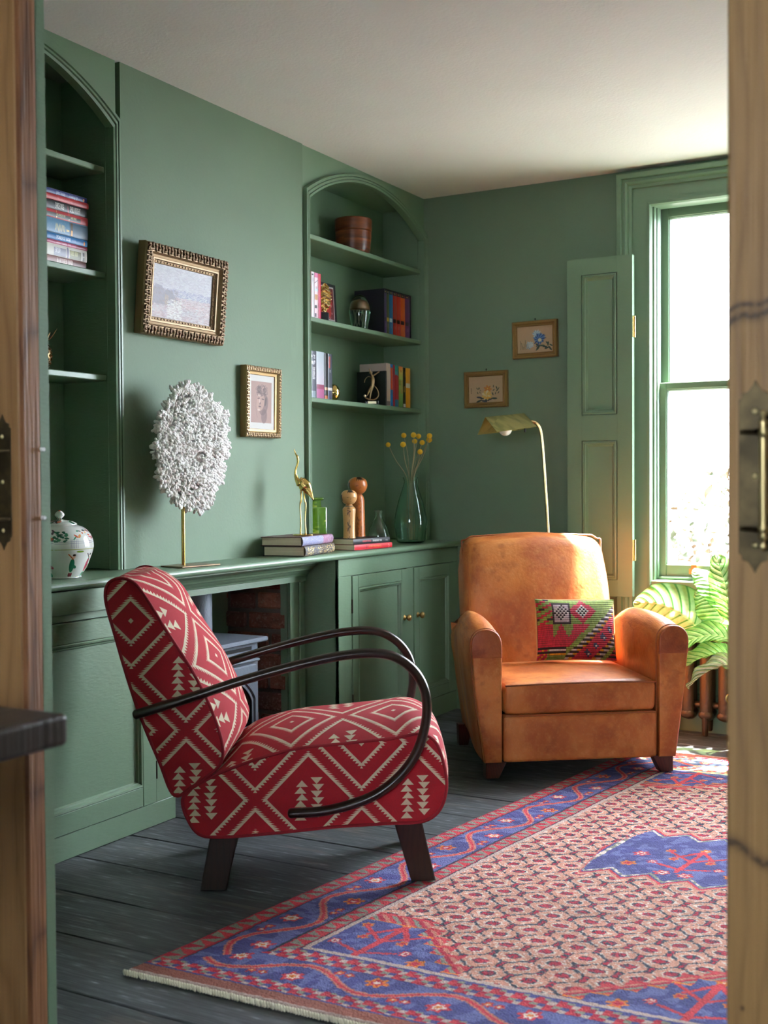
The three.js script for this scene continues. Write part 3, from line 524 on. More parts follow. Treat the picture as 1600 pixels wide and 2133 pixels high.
// ---------------------------------------------------------------- rug
{
  const W = 1.456, Lr = 2.62;
  const C = { field: hex(0xd0937f), white: hex(0xe2d0c3), red: hex(0xb8233f), red2: hex(0xd23c48), navy: hex(0x2f3648), blue: hex(0x4b4a86), blue2: hex(0x6668a0), grey: hex(0x8c8c7e), orange: hex(0xe07a36), pink: hex(0xcf7f6d), brown: hex(0x96584a), line: hex(0xc4a9a0) };
  const K = 0.0034; // knot
  const rosette = (dx, dy, r, a, b, c) => { const d = Math.hypot(dx, dy), an = Math.atan2(dy, dx), p = r * (0.82 + 0.18 * Math.cos(an * 6)); return d > p ? null : d > p * 0.62 ? a : d > p * 0.3 ? b : c; };
  const seg = (x, y, x0, y0, x1, y1) => { const dx = x1 - x0, dy = y1 - y0, t = clamp(((x - x0) * dx + (y - y0) * dy) / (dx * dx + dy * dy)); return Math.hypot(x - x0 - t * dx, y - y0 - t * dy); };
  const guard = (a, b, w) => { // a along, b across 0..w: zigzag of red and grey-green
    const e = b / w; if (e < 0.07 || e > 0.93) return C.navy; if (e < 0.16 || e > 0.84) return C.red;
    const ph = ((a / 0.062) % 1 + 1) % 1, zig = Math.abs(ph - 0.5) * 2; return (e - 0.5) * 1.3 + 0.5 > zig ? (ph < 0.5 ? C.red2 : C.grey) : (ph < 0.5 ? C.grey : C.red);
  };
  const check = (a, b, w) => { const e = b / w; if (e < 0.08 || e > 0.92) return C.blue; const i = Math.floor(a / 0.016), j = Math.floor(e * 4); const q = (i + j) % 3; return q === 0 ? C.red : q === 1 ? (j % 2 ? C.grey : C.line) : (j % 2 ? C.blue : C.red2); };
  const border = (a, b, w) => { // blue with a meandering vine and rosettes
    const P = 0.34, ph = a / P * Math.PI * 2, vy = w * (0.5 + 0.36 * Math.sin(ph)), sl = Math.abs(w * 0.36 * Math.cos(ph) * Math.PI * 2 / P);
    const dv = Math.abs(b - vy) / Math.sqrt(1 + sl * sl); if (dv < 0.009) return dv < 0.004 ? C.red2 : C.pink;
    const k = Math.round((a / P - 0.25) * 2), ca = (k / 2 + 0.25) * P, up = ((k % 2) + 2) % 2, cb2 = w * (up ? 0.72 : 0.28);
    let r = rosette(a - ca, b - cb2, 0.027, k % 3 ? C.red2 : C.orange, k % 3 ? C.white : C.red, k % 3 ? C.orange : C.white); if (r) return r;
    for (const [oa, ob] of [[0.075, 0.8], [-0.07, 0.22]]) { r = rosette(a - ca - oa, b - w * (up ? 1 - ob : ob), 0.014, C.red, C.orange, C.white); if (r) return r; }
    return vnoise(a * 60, b * 20, 3) > 0.55 ? C.blue2 : C.blue;
  };
  const tree = (x, y) => { // red branching tree, y 0..0.22 upward, x centred
    const c = (d, w) => d < w;
    if (c(seg(x, y, 0, 0, 0, 0.2), 0.008) || c(seg(x, y, 0, 0.2, 0.05, 0.13), 0.006) || c(seg(x, y, 0, 0.2, -0.05, 0.13), 0.006) || c(seg(x, y, 0, 0.1, 0.08, 0.17), 0.005) || c(seg(x, y, 0, 0.1, -0.08, 0.17), 0.005) || c(seg(x, y, 0, 0.02, 0.07, 0.05), 0.005) || c(seg(x, y, 0, 0.02, -0.07, 0.05), 0.005)) return C.red2;
    let r = rosette(x, y - 0.215, 0.018, C.orange, C.orange, C.white); if (r) return r;
    for (const [fx, fy, q] of [[0.085, 0.18, 0], [0.09, 0.06, 1], [0.05, 0.11, 2], [0.145, 0.12, 3], [0.14, 0.02, 4], [0.03, -0.02, 5]]) for (const s of [-1, 1]) { r = rosette(x - s * fx, y - fy, q > 2 ? 0.024 : 0.016, q % 2 ? C.red2 : C.orange, q % 2 ? C.white : C.red2, C.red); if (r) return r; }
    return null;
  };
  const lattice = (x, y) => {
    const px = 0.094, py = 0.0555; let d1 = 9, d2 = 9, d3 = 9, c1 = null; const j0 = Math.round(y / py);
    for (let j = j0 - 1; j <= j0 + 1; j++) { const o = ((j % 2) + 2) % 2 * px / 2, i0 = Math.round((x - o) / px); for (let i = i0 - 1; i <= i0 + 1; i++) { const dx = x - i * px - o, dy = (y - j * py) * 1.02, d = Math.hypot(dx, dy); if (d < d1) { d3 = d2; d2 = d1; d1 = d; c1 = [dx, dy]; } else if (d < d2) { d3 = d2; d2 = d; } else if (d < d3) d3 = d; } }
    const n = vnoise(x * 190, y * 190, 21), r0 = Math.hypot(c1[0], c1[1]);
    const ar = Math.hypot(c1[0] * 0.8, c1[1]); if (ar < 0.0145) return ar > 0.010 ? (n > 0.4 ? C.navy : C.red) : n > 0.3 ? C.red : C.navy;
    if (ar < 0.0185 && n > 0.42) return C.white;
    const edge = d2 - d1, vert = d3 - d1;
    const diag = Math.abs(c1[1]) > 0.012;
    if (vert < 0.0165) return vert < 0.0115 ? (n > 0.35 ? C.red : C.navy) : C.navy;
    if (diag && edge < 0.0075 && n > 0.36) return C.navy;
    if (edge < 0.0125 && n > 0.5) return C.white;
    const an = Math.atan2(c1[1], c1[0]); if (Math.abs(r0 - 0.026) < 0.003 && Math.cos(an * 6) > 0.6 && n > 0.5) return C.white;
    return C.field;
  };
  const stepped = (x, y) => { // distance-like for the corner piece: inside blue where y below the stepped line; x, y from the inner corner
    const q = Math.floor(x / 0.04) * 0.04; const lim = x < 0.12 ? 0.27 : 0.27 - (q - 0.12) * 1.05; return y - lim;
  };
  const ink = (s, t) => {
    // fold to one quadrant for borders
    const sm = Math.min(s, W - s), tm = Math.min(t, Lr - t);
    if (tm < 0.05 && tm * 1.0 < sm + 0.05) { if (tm < 0.012) return C.line; if (tm < 0.048) return C.brown; }
    const e = [0.062, 0.185, 0.238, 0.252]; // across the long side
    const f = [0.05, 0.1, 0.21, 0.275, 0.288]; // across the short side
    const side = (sm / e[3]) < (tm - f[0]) / (f[4] - f[0]);
    if (side && sm < e[3]) { if (sm < 0.006) return C.red; if (sm < e[0]) return guard(t, sm, e[0]); if (sm < e[1]) return border(t + (s < W / 2 ? 0 : 0.1), sm - e[0], e[1] - e[0]); if (sm < e[2]) return guard(t + 0.02, sm - e[1], e[2] - e[1]); return C.line; }
    if (!side && tm < f[4]) { if (tm < f[1]) return check(s, tm - f[0], f[1] - f[0]); if (tm < f[2]) return border(s + 0.1, tm - f[1], f[2] - f[1]); if (tm < f[3]) return check(s + 0.01, tm - f[2], f[3] - f[2]); return C.line; }
    // field: corner pieces
    const x = sm - e[3], y = tm - f[4], d = stepped(x, y);
    if (x < 0.36 && d < 0 && y < 0.3) { if (d > -0.012) return C.red2; if (d > -0.05) { const q = Math.floor((x + y) / 0.014) % 4; return q === 0 ? C.red2 : q === 1 ? C.grey : q === 2 ? C.red : C.pink; } if (d > -0.056) return C.orange; const r = tree((x - 0.11) * 1.0, y - 0.0); return r || (vnoise(x * 50, y * 50, 7) > 0.6 ? C.blue2 : C.blue); }
    // central medallion
    const mx = Math.abs(s - W / 2), my = Math.abs(t - Lr / 2), zig = 0.055 * Math.abs(((mx / 0.105 + 0.5) % 1) - 0.5) * 2;
    const lim = Math.min(0.25 - zig, (0.262 - mx) * 5.5), g = my - lim;
    if (mx < 0.262 && g < 0) { const m = Math.min(-g, (0.262 - mx)); if (m < 0.011) return C.red2; if (m < 0.017) return C.blue; if (m < 0.03) return n3(s, t) > 0.5 ? C.white : C.grey; const r = tree(s - W / 2, t - Lr / 2 + 0.13); return r || (vnoise(s * 50, t * 50, 7) > 0.6 ? C.blue2 : C.blue); }
    if (mx < 0.275 && g < 0.014) return C.field;
    return lattice(s, t);
  };
  const n3 = (s, t) => vnoise(s * 80, t * 80, 31);
  const TW = 1024, TH = 1843;
  const map = tex(TW, TH, (u, v, i, j) => {
    const s = u * W, t = v * Lr, jx = (vnoise(s * 150, t * 150, 41) - 0.5) * 0.004, jy = (vnoise(s * 150, t * 150, 43) - 0.5) * 0.004;
    const c = ink(Math.floor((s + jx) / K) * K + K / 2, Math.floor((t + jy) / K) * K + K / 2), k = 0.78 + 0.34 * hash(i, j, 44) + 0.2 * (fbm(s * 9, t * 24, 45, 3) - 0.5);
    return [c[0] * k, c[1] * k, c[2] * k];
  }, { repeat: false });
  const bump = tex(512, 512, (u, v) => 0.55 * fbm(u * 110, v * 110, 51, 2, 110, 110) + 0.45 * fbm(u * 16, v * 16, 53, 3, 16, 16), { srgb: false, size: [0.3 / W, 0.3 / Lr] });
  const rugMat = std(0xffffff, 0.95, { map, bumpMap: bump, bumpScale: 0.006 });
  // slightly skewed and uneven, as it lies
  const ang = 2.2 * Math.PI / 180, A = [0.838, 3.083], a2 = 7.2 * Math.PI / 180;
  const P = (s, t) => [A[0] + s * Math.cos(ang) + t * Math.sin(a2), A[1] - s * Math.sin(ang) - t * Math.cos(a2)];
  const hgt = (s, t) => 0.0085 + 0.0022 * (vnoise(s * 5, t * 5, 61) - 0.5) + 0.0014 * (vnoise(s * 60, t * 60, 63) - 0.5);
  const r = thing('rug', 'red and blue patterned oriental rug with salmon field on the floor', 'rug');
  const NX = 240, NY = 420, top = surf((u, v) => { const s = u * W, t = v * Lr, [x, z] = P(s, t), ed = Math.min(u * W, W - u * W, v * Lr, Lr - v * Lr); return [x, ed < 0.0005 ? 0.001 : hgt(s, t), z]; }, NX, NY);
  mesh('pile', top, rugMat, r);
  mesh('underside', quads([[[...[P(0, 0)[0], 0.001, P(0, 0)[1]]], [P(0, Lr)[0], 0.001, P(0, Lr)[1]], [P(W, Lr)[0], 0.001, P(W, Lr)[1]], [P(W, 0)[0], 0.001, P(W, 0)[1]]]]), std(0x7a4a44, 0.95), r);
  const cream = std(hex2(0xd8cfb8), 0.95), cord = [];
  for (let k = 0; k < 220; k++) { const s0 = W * k / 220, [x, z] = P(s0, 0), [x1, z1] = P(s0 + 0.012, -0.009 - 0.003 * rnd()); cord.push(sweep([[x, 0.006, z + 0.001], [(x + x1) / 2, 0.0085 + 0.003 * rnd(), (z + z1) / 2 + 0.003], [x1, 0.0035, z1 + 0.002 * rnd()]], [0.0034, 0.0028], 4, 6)); }
  const fr = mesh('fringe', merge(cord), cream, r); fr.userData = { kind: 'stuff', label: 'short cream corded fringe along the near end' };
}
function hex2(h) { return new THREE.Color(h); }

// ---------------------------------------------------------------- soft forms
function smoothNormals(g) {
  const p = g.attributes.position, map = new Map(), nx = new Float32Array(p.count * 3), acc = [], id = new Int32Array(p.count);
  for (let i = 0; i < p.count; i++) { const k = `${Math.round(p.getX(i) * 2e4)},${Math.round(p.getY(i) * 2e4)},${Math.round(p.getZ(i) * 2e4)}`; let q = map.get(k); if (q === undefined) { q = acc.length; acc.push(V(0, 0, 0)); map.set(k, q); } id[i] = q; }
  const ix = g.index, n = ix ? ix.count : p.count, a = V(0, 0, 0), b = V(0, 0, 0), c = V(0, 0, 0);
  for (let i = 0; i < n; i += 3) { const t = [0, 1, 2].map((k) => ix ? ix.getX(i + k) : i + k); a.fromBufferAttribute(p, t[0]); b.fromBufferAttribute(p, t[1]); c.fromBufferAttribute(p, t[2]); const nn = b.clone().sub(a).cross(c.clone().sub(a)); for (const k of t) acc[id[k]].add(nn); }
  acc.forEach((v) => v.normalize());
  for (let i = 0; i < p.count; i++) { const v = acc[id[i]]; nx[i * 3] = v.x; nx[i * 3 + 1] = v.y; nx[i * 3 + 2] = v.z; }
  g.setAttribute('normal', new THREE.BufferAttribute(nx, 3)); return g;
}
function softBox(w, h, d, r, n, deform, uvTurn = false) {
  let g = uvBox(new THREE.BoxGeometry(w, h, d, ...n), 0, 0, uvTurn);
  const p = g.attributes.position, q = V(0, 0, 0), lim = V(w / 2 - r, h / 2 - r, d / 2 - r), half = [w / 2, h / 2, d / 2];
  const dense = (x, H) => { const t = x / H; return H * Math.sign(t) * (1 - Math.pow(Math.max(0, 1 - Math.abs(t)), 1.35)); }; // more rows near the rounded rims
  for (let i = 0; i < p.count; i++) {
    const x = dense(p.getX(i), half[0]), y = dense(p.getY(i), half[1]), z = dense(p.getZ(i), half[2]);
    q.set(clamp(x, -lim.x, lim.x), clamp(y, -lim.y, lim.y), clamp(z, -lim.z, lim.z));
    const e = V(x, y, z).sub(q); if (e.lengthSq() > 1e-12) { e.normalize().multiplyScalar(r); q.add(e); }
    if (deform) deform(q);
    p.setXYZ(i, q.x, q.y, q.z);
  }
  return smoothNormals(g);
}
const bez = (pts, n) => new THREE.SplineCurve(pts.map(([x, y]) => new THREE.Vector2(x, y))).getPoints(n).map((p) => [p.x, p.y]);

// ---------------------------------------------------------------- red patterned armchair
{
  const a = 0.138, b = 0.142, red = hex(0xba1a2c), red2 = hex(0x9a1222), cream = hex(0xdccbb0);
  const saw = (d, y, dir) => { const w = 0.0056, p = 0.0065, f = ((y / p) % 1 + 1) % 1; return d > 0 && d < w || (d >= w && d < w + 0.0085 * (1 - f)); };
  const fabric = tex(960, 1024, (u, v, i, j) => {
    const X = u * 2 * a, Y = v * 2 * b; let x = X - a, y = Y - b; // centre of the nested diamond
    const ax = Math.abs(x), ay = Math.abs(y), f = ax / a + ay / b; let on = false;
    for (const f0 of [0.78, 0.36]) if (saw((f - f0) * a * 0.8, y, 1)) on = true;
    if (saw((1.22 - f) * a * 0.8, y, 1)) on = true;
    if (f < 0.05) on = true;
    // other diamond, centred on the tile's corners: stacks of arrowheads
    const cx = x > 0 ? x - a : x + a, cy = y > 0 ? y - b : y + b;
    for (const [ox, dir] of [[-0.021, 1], [0.021, -1]]) { const yy = (cy * dir + 0.056) / 0.0175, k = Math.floor(yy), fr = yy - k; if (k >= 0 && k < 6 && Math.abs(cx - ox - (k % 2 ? 0.004 : 0)) < 0.0155 * (1 - fr)) on = true; }
    const fc = Math.abs(cx) / a + Math.abs(cy) / b;
    const th = 0.9 + 0.18 * hash(i >> 1, j, 81) + 0.12 * (fbm(u * 8, v * 8, 83, 3, 8, 8) - 0.5) - 0.06 * (hash(i, j >> 1, 82));
    const c = on ? cream : mix3(red, red2, 0.5 * hash(i >> 1, j >> 1, 85)); return [c[0] * th, c[1] * th, c[2] * th];
  }, { size: [2 * a, 2 * b] });
  const weave = tex(256, 256, (u, v) => 0.5 + 0.5 * Math.sin(u * Math.PI * 2 * 48) * Math.sin(v * Math.PI * 2 * 48), { srgb: false, size: [0.08, 0.08] });
  const cloth = phys(0xffffff, 0.85, { map: fabric, bumpMap: weave, bumpScale: 0.0005 });
  const pipeMat = phys(0x8e1424, 0.85, { sheen: 0.3 });
  const walnut = std(0xffffff, 0.28, { map: woodTex([0.17, 0.09, 0.06], [0.075, 0.04, 0.03], { s: 601, w: 128, h: 512, size: [0.15, 0.6] }) });
  const t = thing('armchair', 'red geometric fabric armchair with looping dark bentwood arms', 'armchair', [0.70, 0, 2.60], Math.atan2(0.533, 0.846));
  const zN = -0.012, zF = -0.446;
  // a padded block: closed side profile swept across the width, bulging where bulge(s) says, with flat side panels and piping
  function block(name, prof, bulge) {
    const n = prof.length, g = new THREE.Group(); g.name = name; t.add(g);
    const c = prof.reduce((m, p) => [m[0] + p[0] / n, m[1] + p[1] / n], [0, 0]), NV = 20;
    let len = [0]; for (let i = 1; i <= n; i++) len.push(len[i - 1] + Math.hypot(prof[i % n][0] - prof[i - 1][0], prof[i % n][1] - prof[i - 1][1]));
    const wrap = surf((u, v) => {
      const i = Math.round(u * n) % n, [px, py] = prof[i], e = 1 - Math.pow(Math.abs(2 * v - 1), 2.6), [bx, by] = bulge(px, py);
      return [px + bx * e, py + by * e, mix(zN, zF, v)];
    }, n, NV, (u, v) => [len[Math.round(u * n)], mix(zN, zF, v)]);
    mesh('cover', wrap, cloth, g);
    for (const [z, s] of [[zN, 1], [zF, -1]]) {
      const sh = new THREE.ShapeGeometry(shapeOf(prof)); sh.translate(0, 0, z); const pz = sh.attributes.position;
      const ix = sh.index.array; const A = V(...[0, 1, 2].map((k) => pz.array[ix[0] * 3 + k])), B = V(...[0, 1, 2].map((k) => pz.array[ix[1] * 3 + k])), Cc = V(...[0, 1, 2].map((k) => pz.array[ix[2] * 3 + k]));
      if (B.sub(A).cross(Cc.sub(A)).z * s < 0) for (let i = 0; i < ix.length; i += 3) { const q = ix[i]; ix[i] = ix[i + 1]; ix[i + 1] = q; }
      sh.computeVertexNormals(); mesh('side_panel', uvBox(sh, name === 'seat' ? 0.022 : 0.06, name === 'seat' ? 0.043 : 0.0), cloth, g);
      const path = new THREE.CatmullRomCurve3(prof.map(([x, y]) => V(x, y, z)), true, 'centripetal');
      mesh('piping', new THREE.TubeGeometry(path, 160, 0.0042, 8, true), pipeMat, g);
    }
    return g;
  }
  const dens = (pts, k = 5) => { const c = new THREE.CatmullRomCurve3(pts.map(([x, y]) => V(x, y, 0)), true, 'centripetal'); return c.getPoints(pts.length * k).slice(0, -1).map((p) => [p.x, p.y]); };
  const seatP = dens([[-0.05, 0.178], [-0.025, 0.152], [0.02, 0.146], [0.15, 0.152], [0.32, 0.166], [0.46, 0.172], [0.56, 0.178], [0.596, 0.205], [0.614, 0.262], [0.606, 0.33], [0.584, 0.385], [0.552, 0.405], [0.48, 0.396], [0.35, 0.384], [0.22, 0.372], [0.1, 0.34], [-0.005, 0.298], [-0.07, 0.25]]);
  block('seat', seatP, (x, y) => { const top = y > 0.29 && x > -0.02 ? sstep(-0.02, 0.12, x) * (1 - sstep(0.58, 0.62, x)) : 0, fr = sstep(0.5, 0.61, x) * sstep(0.18, 0.3, y); return [0.02 * fr, 0.052 * top * (1 - 0.5 * sstep(0.5, 0.6, x))]; });
  const backP = dens([[-0.262, 0.776], [-0.236, 0.664], [-0.184, 0.486], [-0.13, 0.347], [-0.088, 0.255], [-0.05, 0.276], [-0.004, 0.306], [0.028, 0.338], [0.034, 0.378], [0.006, 0.476], [-0.042, 0.578], [-0.108, 0.684], [-0.162, 0.774], [-0.19, 0.809], [-0.224, 0.82], [-0.254, 0.807]]);
  block('backrest', backP, (x, y) => { const ln = (x + 0.23) + (y - 0.838) * 0.40, fr = x > -0.215 + (0.84 - y) * 0.33 && y > 0.31 ? sstep(0.31, 0.42, y) * (1 - sstep(0.76, 0.86, y) * 0.8) : 0; return [0.062 * fr, 0.012 * fr + (y > 0.815 ? 0.003 : 0)]; });
  // bentwood arms: one flattened rail looping from the back round to under the seat
  const armPts = [[-0.186, 0.4715], [-0.042, 0.5145], [0.08, 0.553], [0.228, 0.5925], [0.34, 0.615], [0.42, 0.621], [0.475, 0.612], [0.525, 0.578], [0.554, 0.53], [0.562, 0.475], [0.552, 0.41], [0.528, 0.35], [0.486, 0.297], [0.43, 0.255], [0.362, 0.2285], [0.287, 0.213], [0.207, 0.2095]];
  for (const z of [0.006, zF - 0.02]) mesh('arm', sweep(armPts.map(([x, y]) => V(x, y, z)), [[0.0125, 0.017]], 120, 14, { round: true }), walnut, t);
  // splayed square legs
  const leg = (pts, z) => { const s = shapeOf(pts); const m = mesh('leg', uvBox(flat(extrude(s, 0.034, 0.003)), 0, 0).translate(0, 0, z), walnut, t); return m; };
  for (const z of [-0.062, -0.432]) {
    leg([[0.0, 0.158], [0.075, 0.162], [0.038, 0.0006], [-0.03, 0.0006]], z);
    const fy = 0.0125; leg([[0.475, 0.176], [0.548, 0.181], [0.586, fy], [0.522, fy]], z);
  }
}
// ---------------------------------------------------------------- leather club chair
const leatherMap = tex(1024, 1024, (u, v) => {
  const n = fbm(u * 5, v * 5, 701, 5, 5, 5), m = fbm(u * 14, v * 14, 711, 4, 14, 14), f = fbm(u * 90, v * 90, 721, 2, 90, 90), sc = Math.pow(fbm(u * 30, v * 22, 731, 3, 30, 22), 4);
  let c = mix3(hex(0xa4521f), hex(0xcb7c3c), sstep(0.25, 0.75, n)); c = mix3(c, hex(0x7e3a18), 0.4 * sstep(0.55, 0.85, m)); c = mix3(c, hex(0xd8a070), 0.4 * sc + 0.12 * sstep(0.55, 0.75, f));
  return c;
}, { size: [0.55, 0.55] });
const leatherBump = tex(512, 512, (u, v) => { const c = fbm(u * 60, v * 60, 741, 3, 60, 60), w = Math.pow(1 - Math.abs(2 * fbm(u * 9, v * 7, 751, 3, 9, 7) - 1), 8); return 0.7 * c - 0.25 * w + 0.25; }, { srgb: false, size: [0.4, 0.4] });
const leatherRough = tex(256, 256, (u, v) => 0.34 + 0.26 * fbm(u * 8, v * 8, 761, 4, 8, 8), { srgb: false, size: [0.5, 0.5] });
{
  const leather = phys(0xffffff, 1, { map: leatherMap, bumpMap: leatherBump, bumpScale: 0.0009, roughnessMap: leatherRough, specularIntensity: 1 });
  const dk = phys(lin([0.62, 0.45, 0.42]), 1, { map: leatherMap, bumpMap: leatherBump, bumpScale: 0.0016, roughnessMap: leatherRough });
  const legW = std(0xffffff, 0.4, { map: woodTex([0.30, 0.13, 0.075], [0.16, 0.06, 0.035], { s: 641, w: 128, h: 256, size: [0.1, 0.2] }) });
  const pip = phys(0x8f4a22, 0.5);
  const t = thing('club_chair', 'worn tan leather club chair facing the room by the window', 'armchair', [1.13, 0, 1.01], Math.atan2(0.6, 0.8));
  // arms
  for (const s of [-1, 1]) {
    const sec = []; // closed section, from inner bottom up over the round top and down the raking outer side
    sec.push([0.287, 0.07], [0.287, 0.2], [0.287, 0.35], [0.286, 0.44], [0.287, 0.485]);
    for (let i = 1; i < 12; i++) { const q = Math.PI - Math.PI * i / 12; sec.push([0.342 + 0.054 * Math.cos(q), 0.492 + 0.05 * Math.sin(q)]); }
    sec.push([0.397, 0.485], [0.394, 0.44], [0.386, 0.35], [0.368, 0.2], [0.35, 0.07]);
    const NS = sec.length, cxm = 0.345, zB = -0.66;
    const arm = new THREE.Group(); arm.name = 'arm'; t.add(arm);
    const gg = surf((u, v) => {
      const i = Math.min(Math.round(u * (NS - 1)), NS - 1), [x, y] = sec[i], e = Math.sin(Math.PI * clamp(v * 1.12 - 0.0)) * sstep(0, 0.12, v), up = sstep(0.3, 0.5, y);
      let X = x + (x > cxm ? 0.004 : -0.013) * e * sstep(0.1, 0.45, y), Y = y + 0.03 * e * up * (0.4 + 0.6 * Math.cos((x - cxm) * 20));
      Y -= 0.05 * sstep(0.55, 1, v) * up; X -= (x > cxm ? 0.055 : 0) * sstep(0.1, 1, v); Y = y < 0.08 ? Y + 0.012 * v : Y;
      return [s * X, Y, v * zB];
    }, NS - 1, 26, (u, v) => [u * 1.1 + s, v * 0.7]);
    if (s > 0) { const ix = gg.index.array; for (let i = 0; i < ix.length; i += 3) { const q = ix[i]; ix[i] = ix[i + 1]; ix[i + 1] = q; } gg.computeVertexNormals(); }
    mesh('cover', gg, leather, arm);
    const fp = shapeOf(sec.map(([x, y]) => [s * (x + (x > cxm ? 0.001 : 0.002)), y])), fg = extrude(fp, 0.03, 0.006, { bevelSegments: 3 });
    mesh('front_panel', uvBox(toCreasedNormals(fg, 0.7), s + 0.3, 0.1).translate(0, 0, -0.018), leather, arm);
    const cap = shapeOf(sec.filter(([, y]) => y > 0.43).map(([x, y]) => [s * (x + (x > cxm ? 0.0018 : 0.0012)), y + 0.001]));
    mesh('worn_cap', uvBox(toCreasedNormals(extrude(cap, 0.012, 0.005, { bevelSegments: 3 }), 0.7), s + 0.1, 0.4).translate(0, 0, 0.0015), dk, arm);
    const topC = sec.filter(([, y]) => y > 0.06).map(([x, y]) => V(s * x * 1.001, y + 0.001, -0.016)); mesh('piping', new THREE.TubeGeometry(new THREE.CatmullRomCurve3(topC, false, 'centripetal'), 60, 0.0035, 6), pip, arm);
    mesh('arm_back', uvBox(flat(new THREE.ShapeGeometry(shapeOf(sec.map(([x, y]) => [s * (x > cxm ? x - 0.055 : x), y > 0.4 ? y - 0.05 : Math.max(y, 0.082)])))).translate(0, 0, zB)), leather, arm);
  }
  mesh('front_rail', softBox(0.566, 0.168, 0.06, 0.012, [16, 8, 4]).translate(0, 0.152, -0.021), leather, t);
  mesh('under_frame', cb(-0.29, 0.29, 0.075, 0.2, -0.68, -0.05), std(0x1c120c, 0.9), t);
  const seat = softBox(0.562, 0.115, 0.50, 0.026, [26, 8, 26], (q) => { const e = (1 - Math.pow(q.x / 0.281, 2)) * (1 - Math.pow(q.z / 0.25, 4)); if (q.y > 0) q.y += 0.014 * e; q.z += q.y * 0.06; });
  mesh('seat_cushion', seat.translate(0, 0.292, -0.24), leather, t);
  { const P = [[-0.275, 0.341, 0.008], [-0.1, 0.345, 0.011], [0.1, 0.346, 0.011], [0.275, 0.341, 0.008]]; mesh('piping', sweep(P.map((p) => V(...p)), [0.0034], 30, 6), pip, t); mesh('piping', sweep(P.map(([x, y, z]) => V(x, 0.234, z - 0.002)), [0.003], 30, 6), pip, t); }
  const bk = softBox(0.60, 0.60, 0.17, 0.055, [32, 32, 12], (q) => {
    const v = (q.y + 0.3) / 0.6, u = q.x / 0.3, top = sstep(0.55, 1, v);
    q.x *= 1 + 0.035 * (1 - v) - 0.035 * top * top; q.y += 0.03 * top * (1 - u * u) ; if (q.z > 0) q.z += 0.03 * (1 - u * u) * (0.5 + 0.5 * Math.sin(v * Math.PI)) - 0.02 * u * u * 0; q.z -= v * 0.14 + 0.02 * top * top;
  });
  mesh('backrest', bk.translate(0, 0.522, -0.545), leather, t);
  { const P = []; for (let i = 0; i <= 40; i++) { const q = i / 40, an = -Math.PI * 0.5 + Math.PI * q; const x = clamp(1.35 * Math.sin(an), -1, 1) * 0.292, yy = Math.abs(an) > 0.9 ? mix(0.83, 0.42, (Math.abs(an) - 0.9) / 0.67) : 0.848 - 0.012 * Math.pow(x / 0.29, 2); P.push(V(x, yy - (Math.abs(x) > 0.26 ? 0.012 : 0), -0.62 - (yy - 0.5) * 0.16)); } mesh('piping', sweep(P, [0.0035], 90, 6), pip, t); }
  mesh('outer_back', softBox(0.58, 0.62, 0.05, 0.02, [10, 10, 4], (q) => { q.z -= (q.y + 0.31) * 0.2; }).translate(0, 0.42, -0.645), leather, t);
  for (const s of [-1, 1]) {
    mesh('leg', uvBox(flat(extrude(shapeOf([[s * 0.268, 0.074], [s * 0.345, 0.074], [s * 0.345, 0.0125], [s * 0.298, 0.0125]]), 0.05, 0.002)).translate(0, 0, -0.05)), legW, t);
    mesh('leg', uvBox(flat(extrude(shapeOf([[s * 0.262, 0.085], [s * 0.325, 0.085], [s * 0.322, 0.0006], [s * 0.285, 0.0006]]), 0.045, 0.002)).translate(0, 0, -0.64)), legW, t);
  }
}
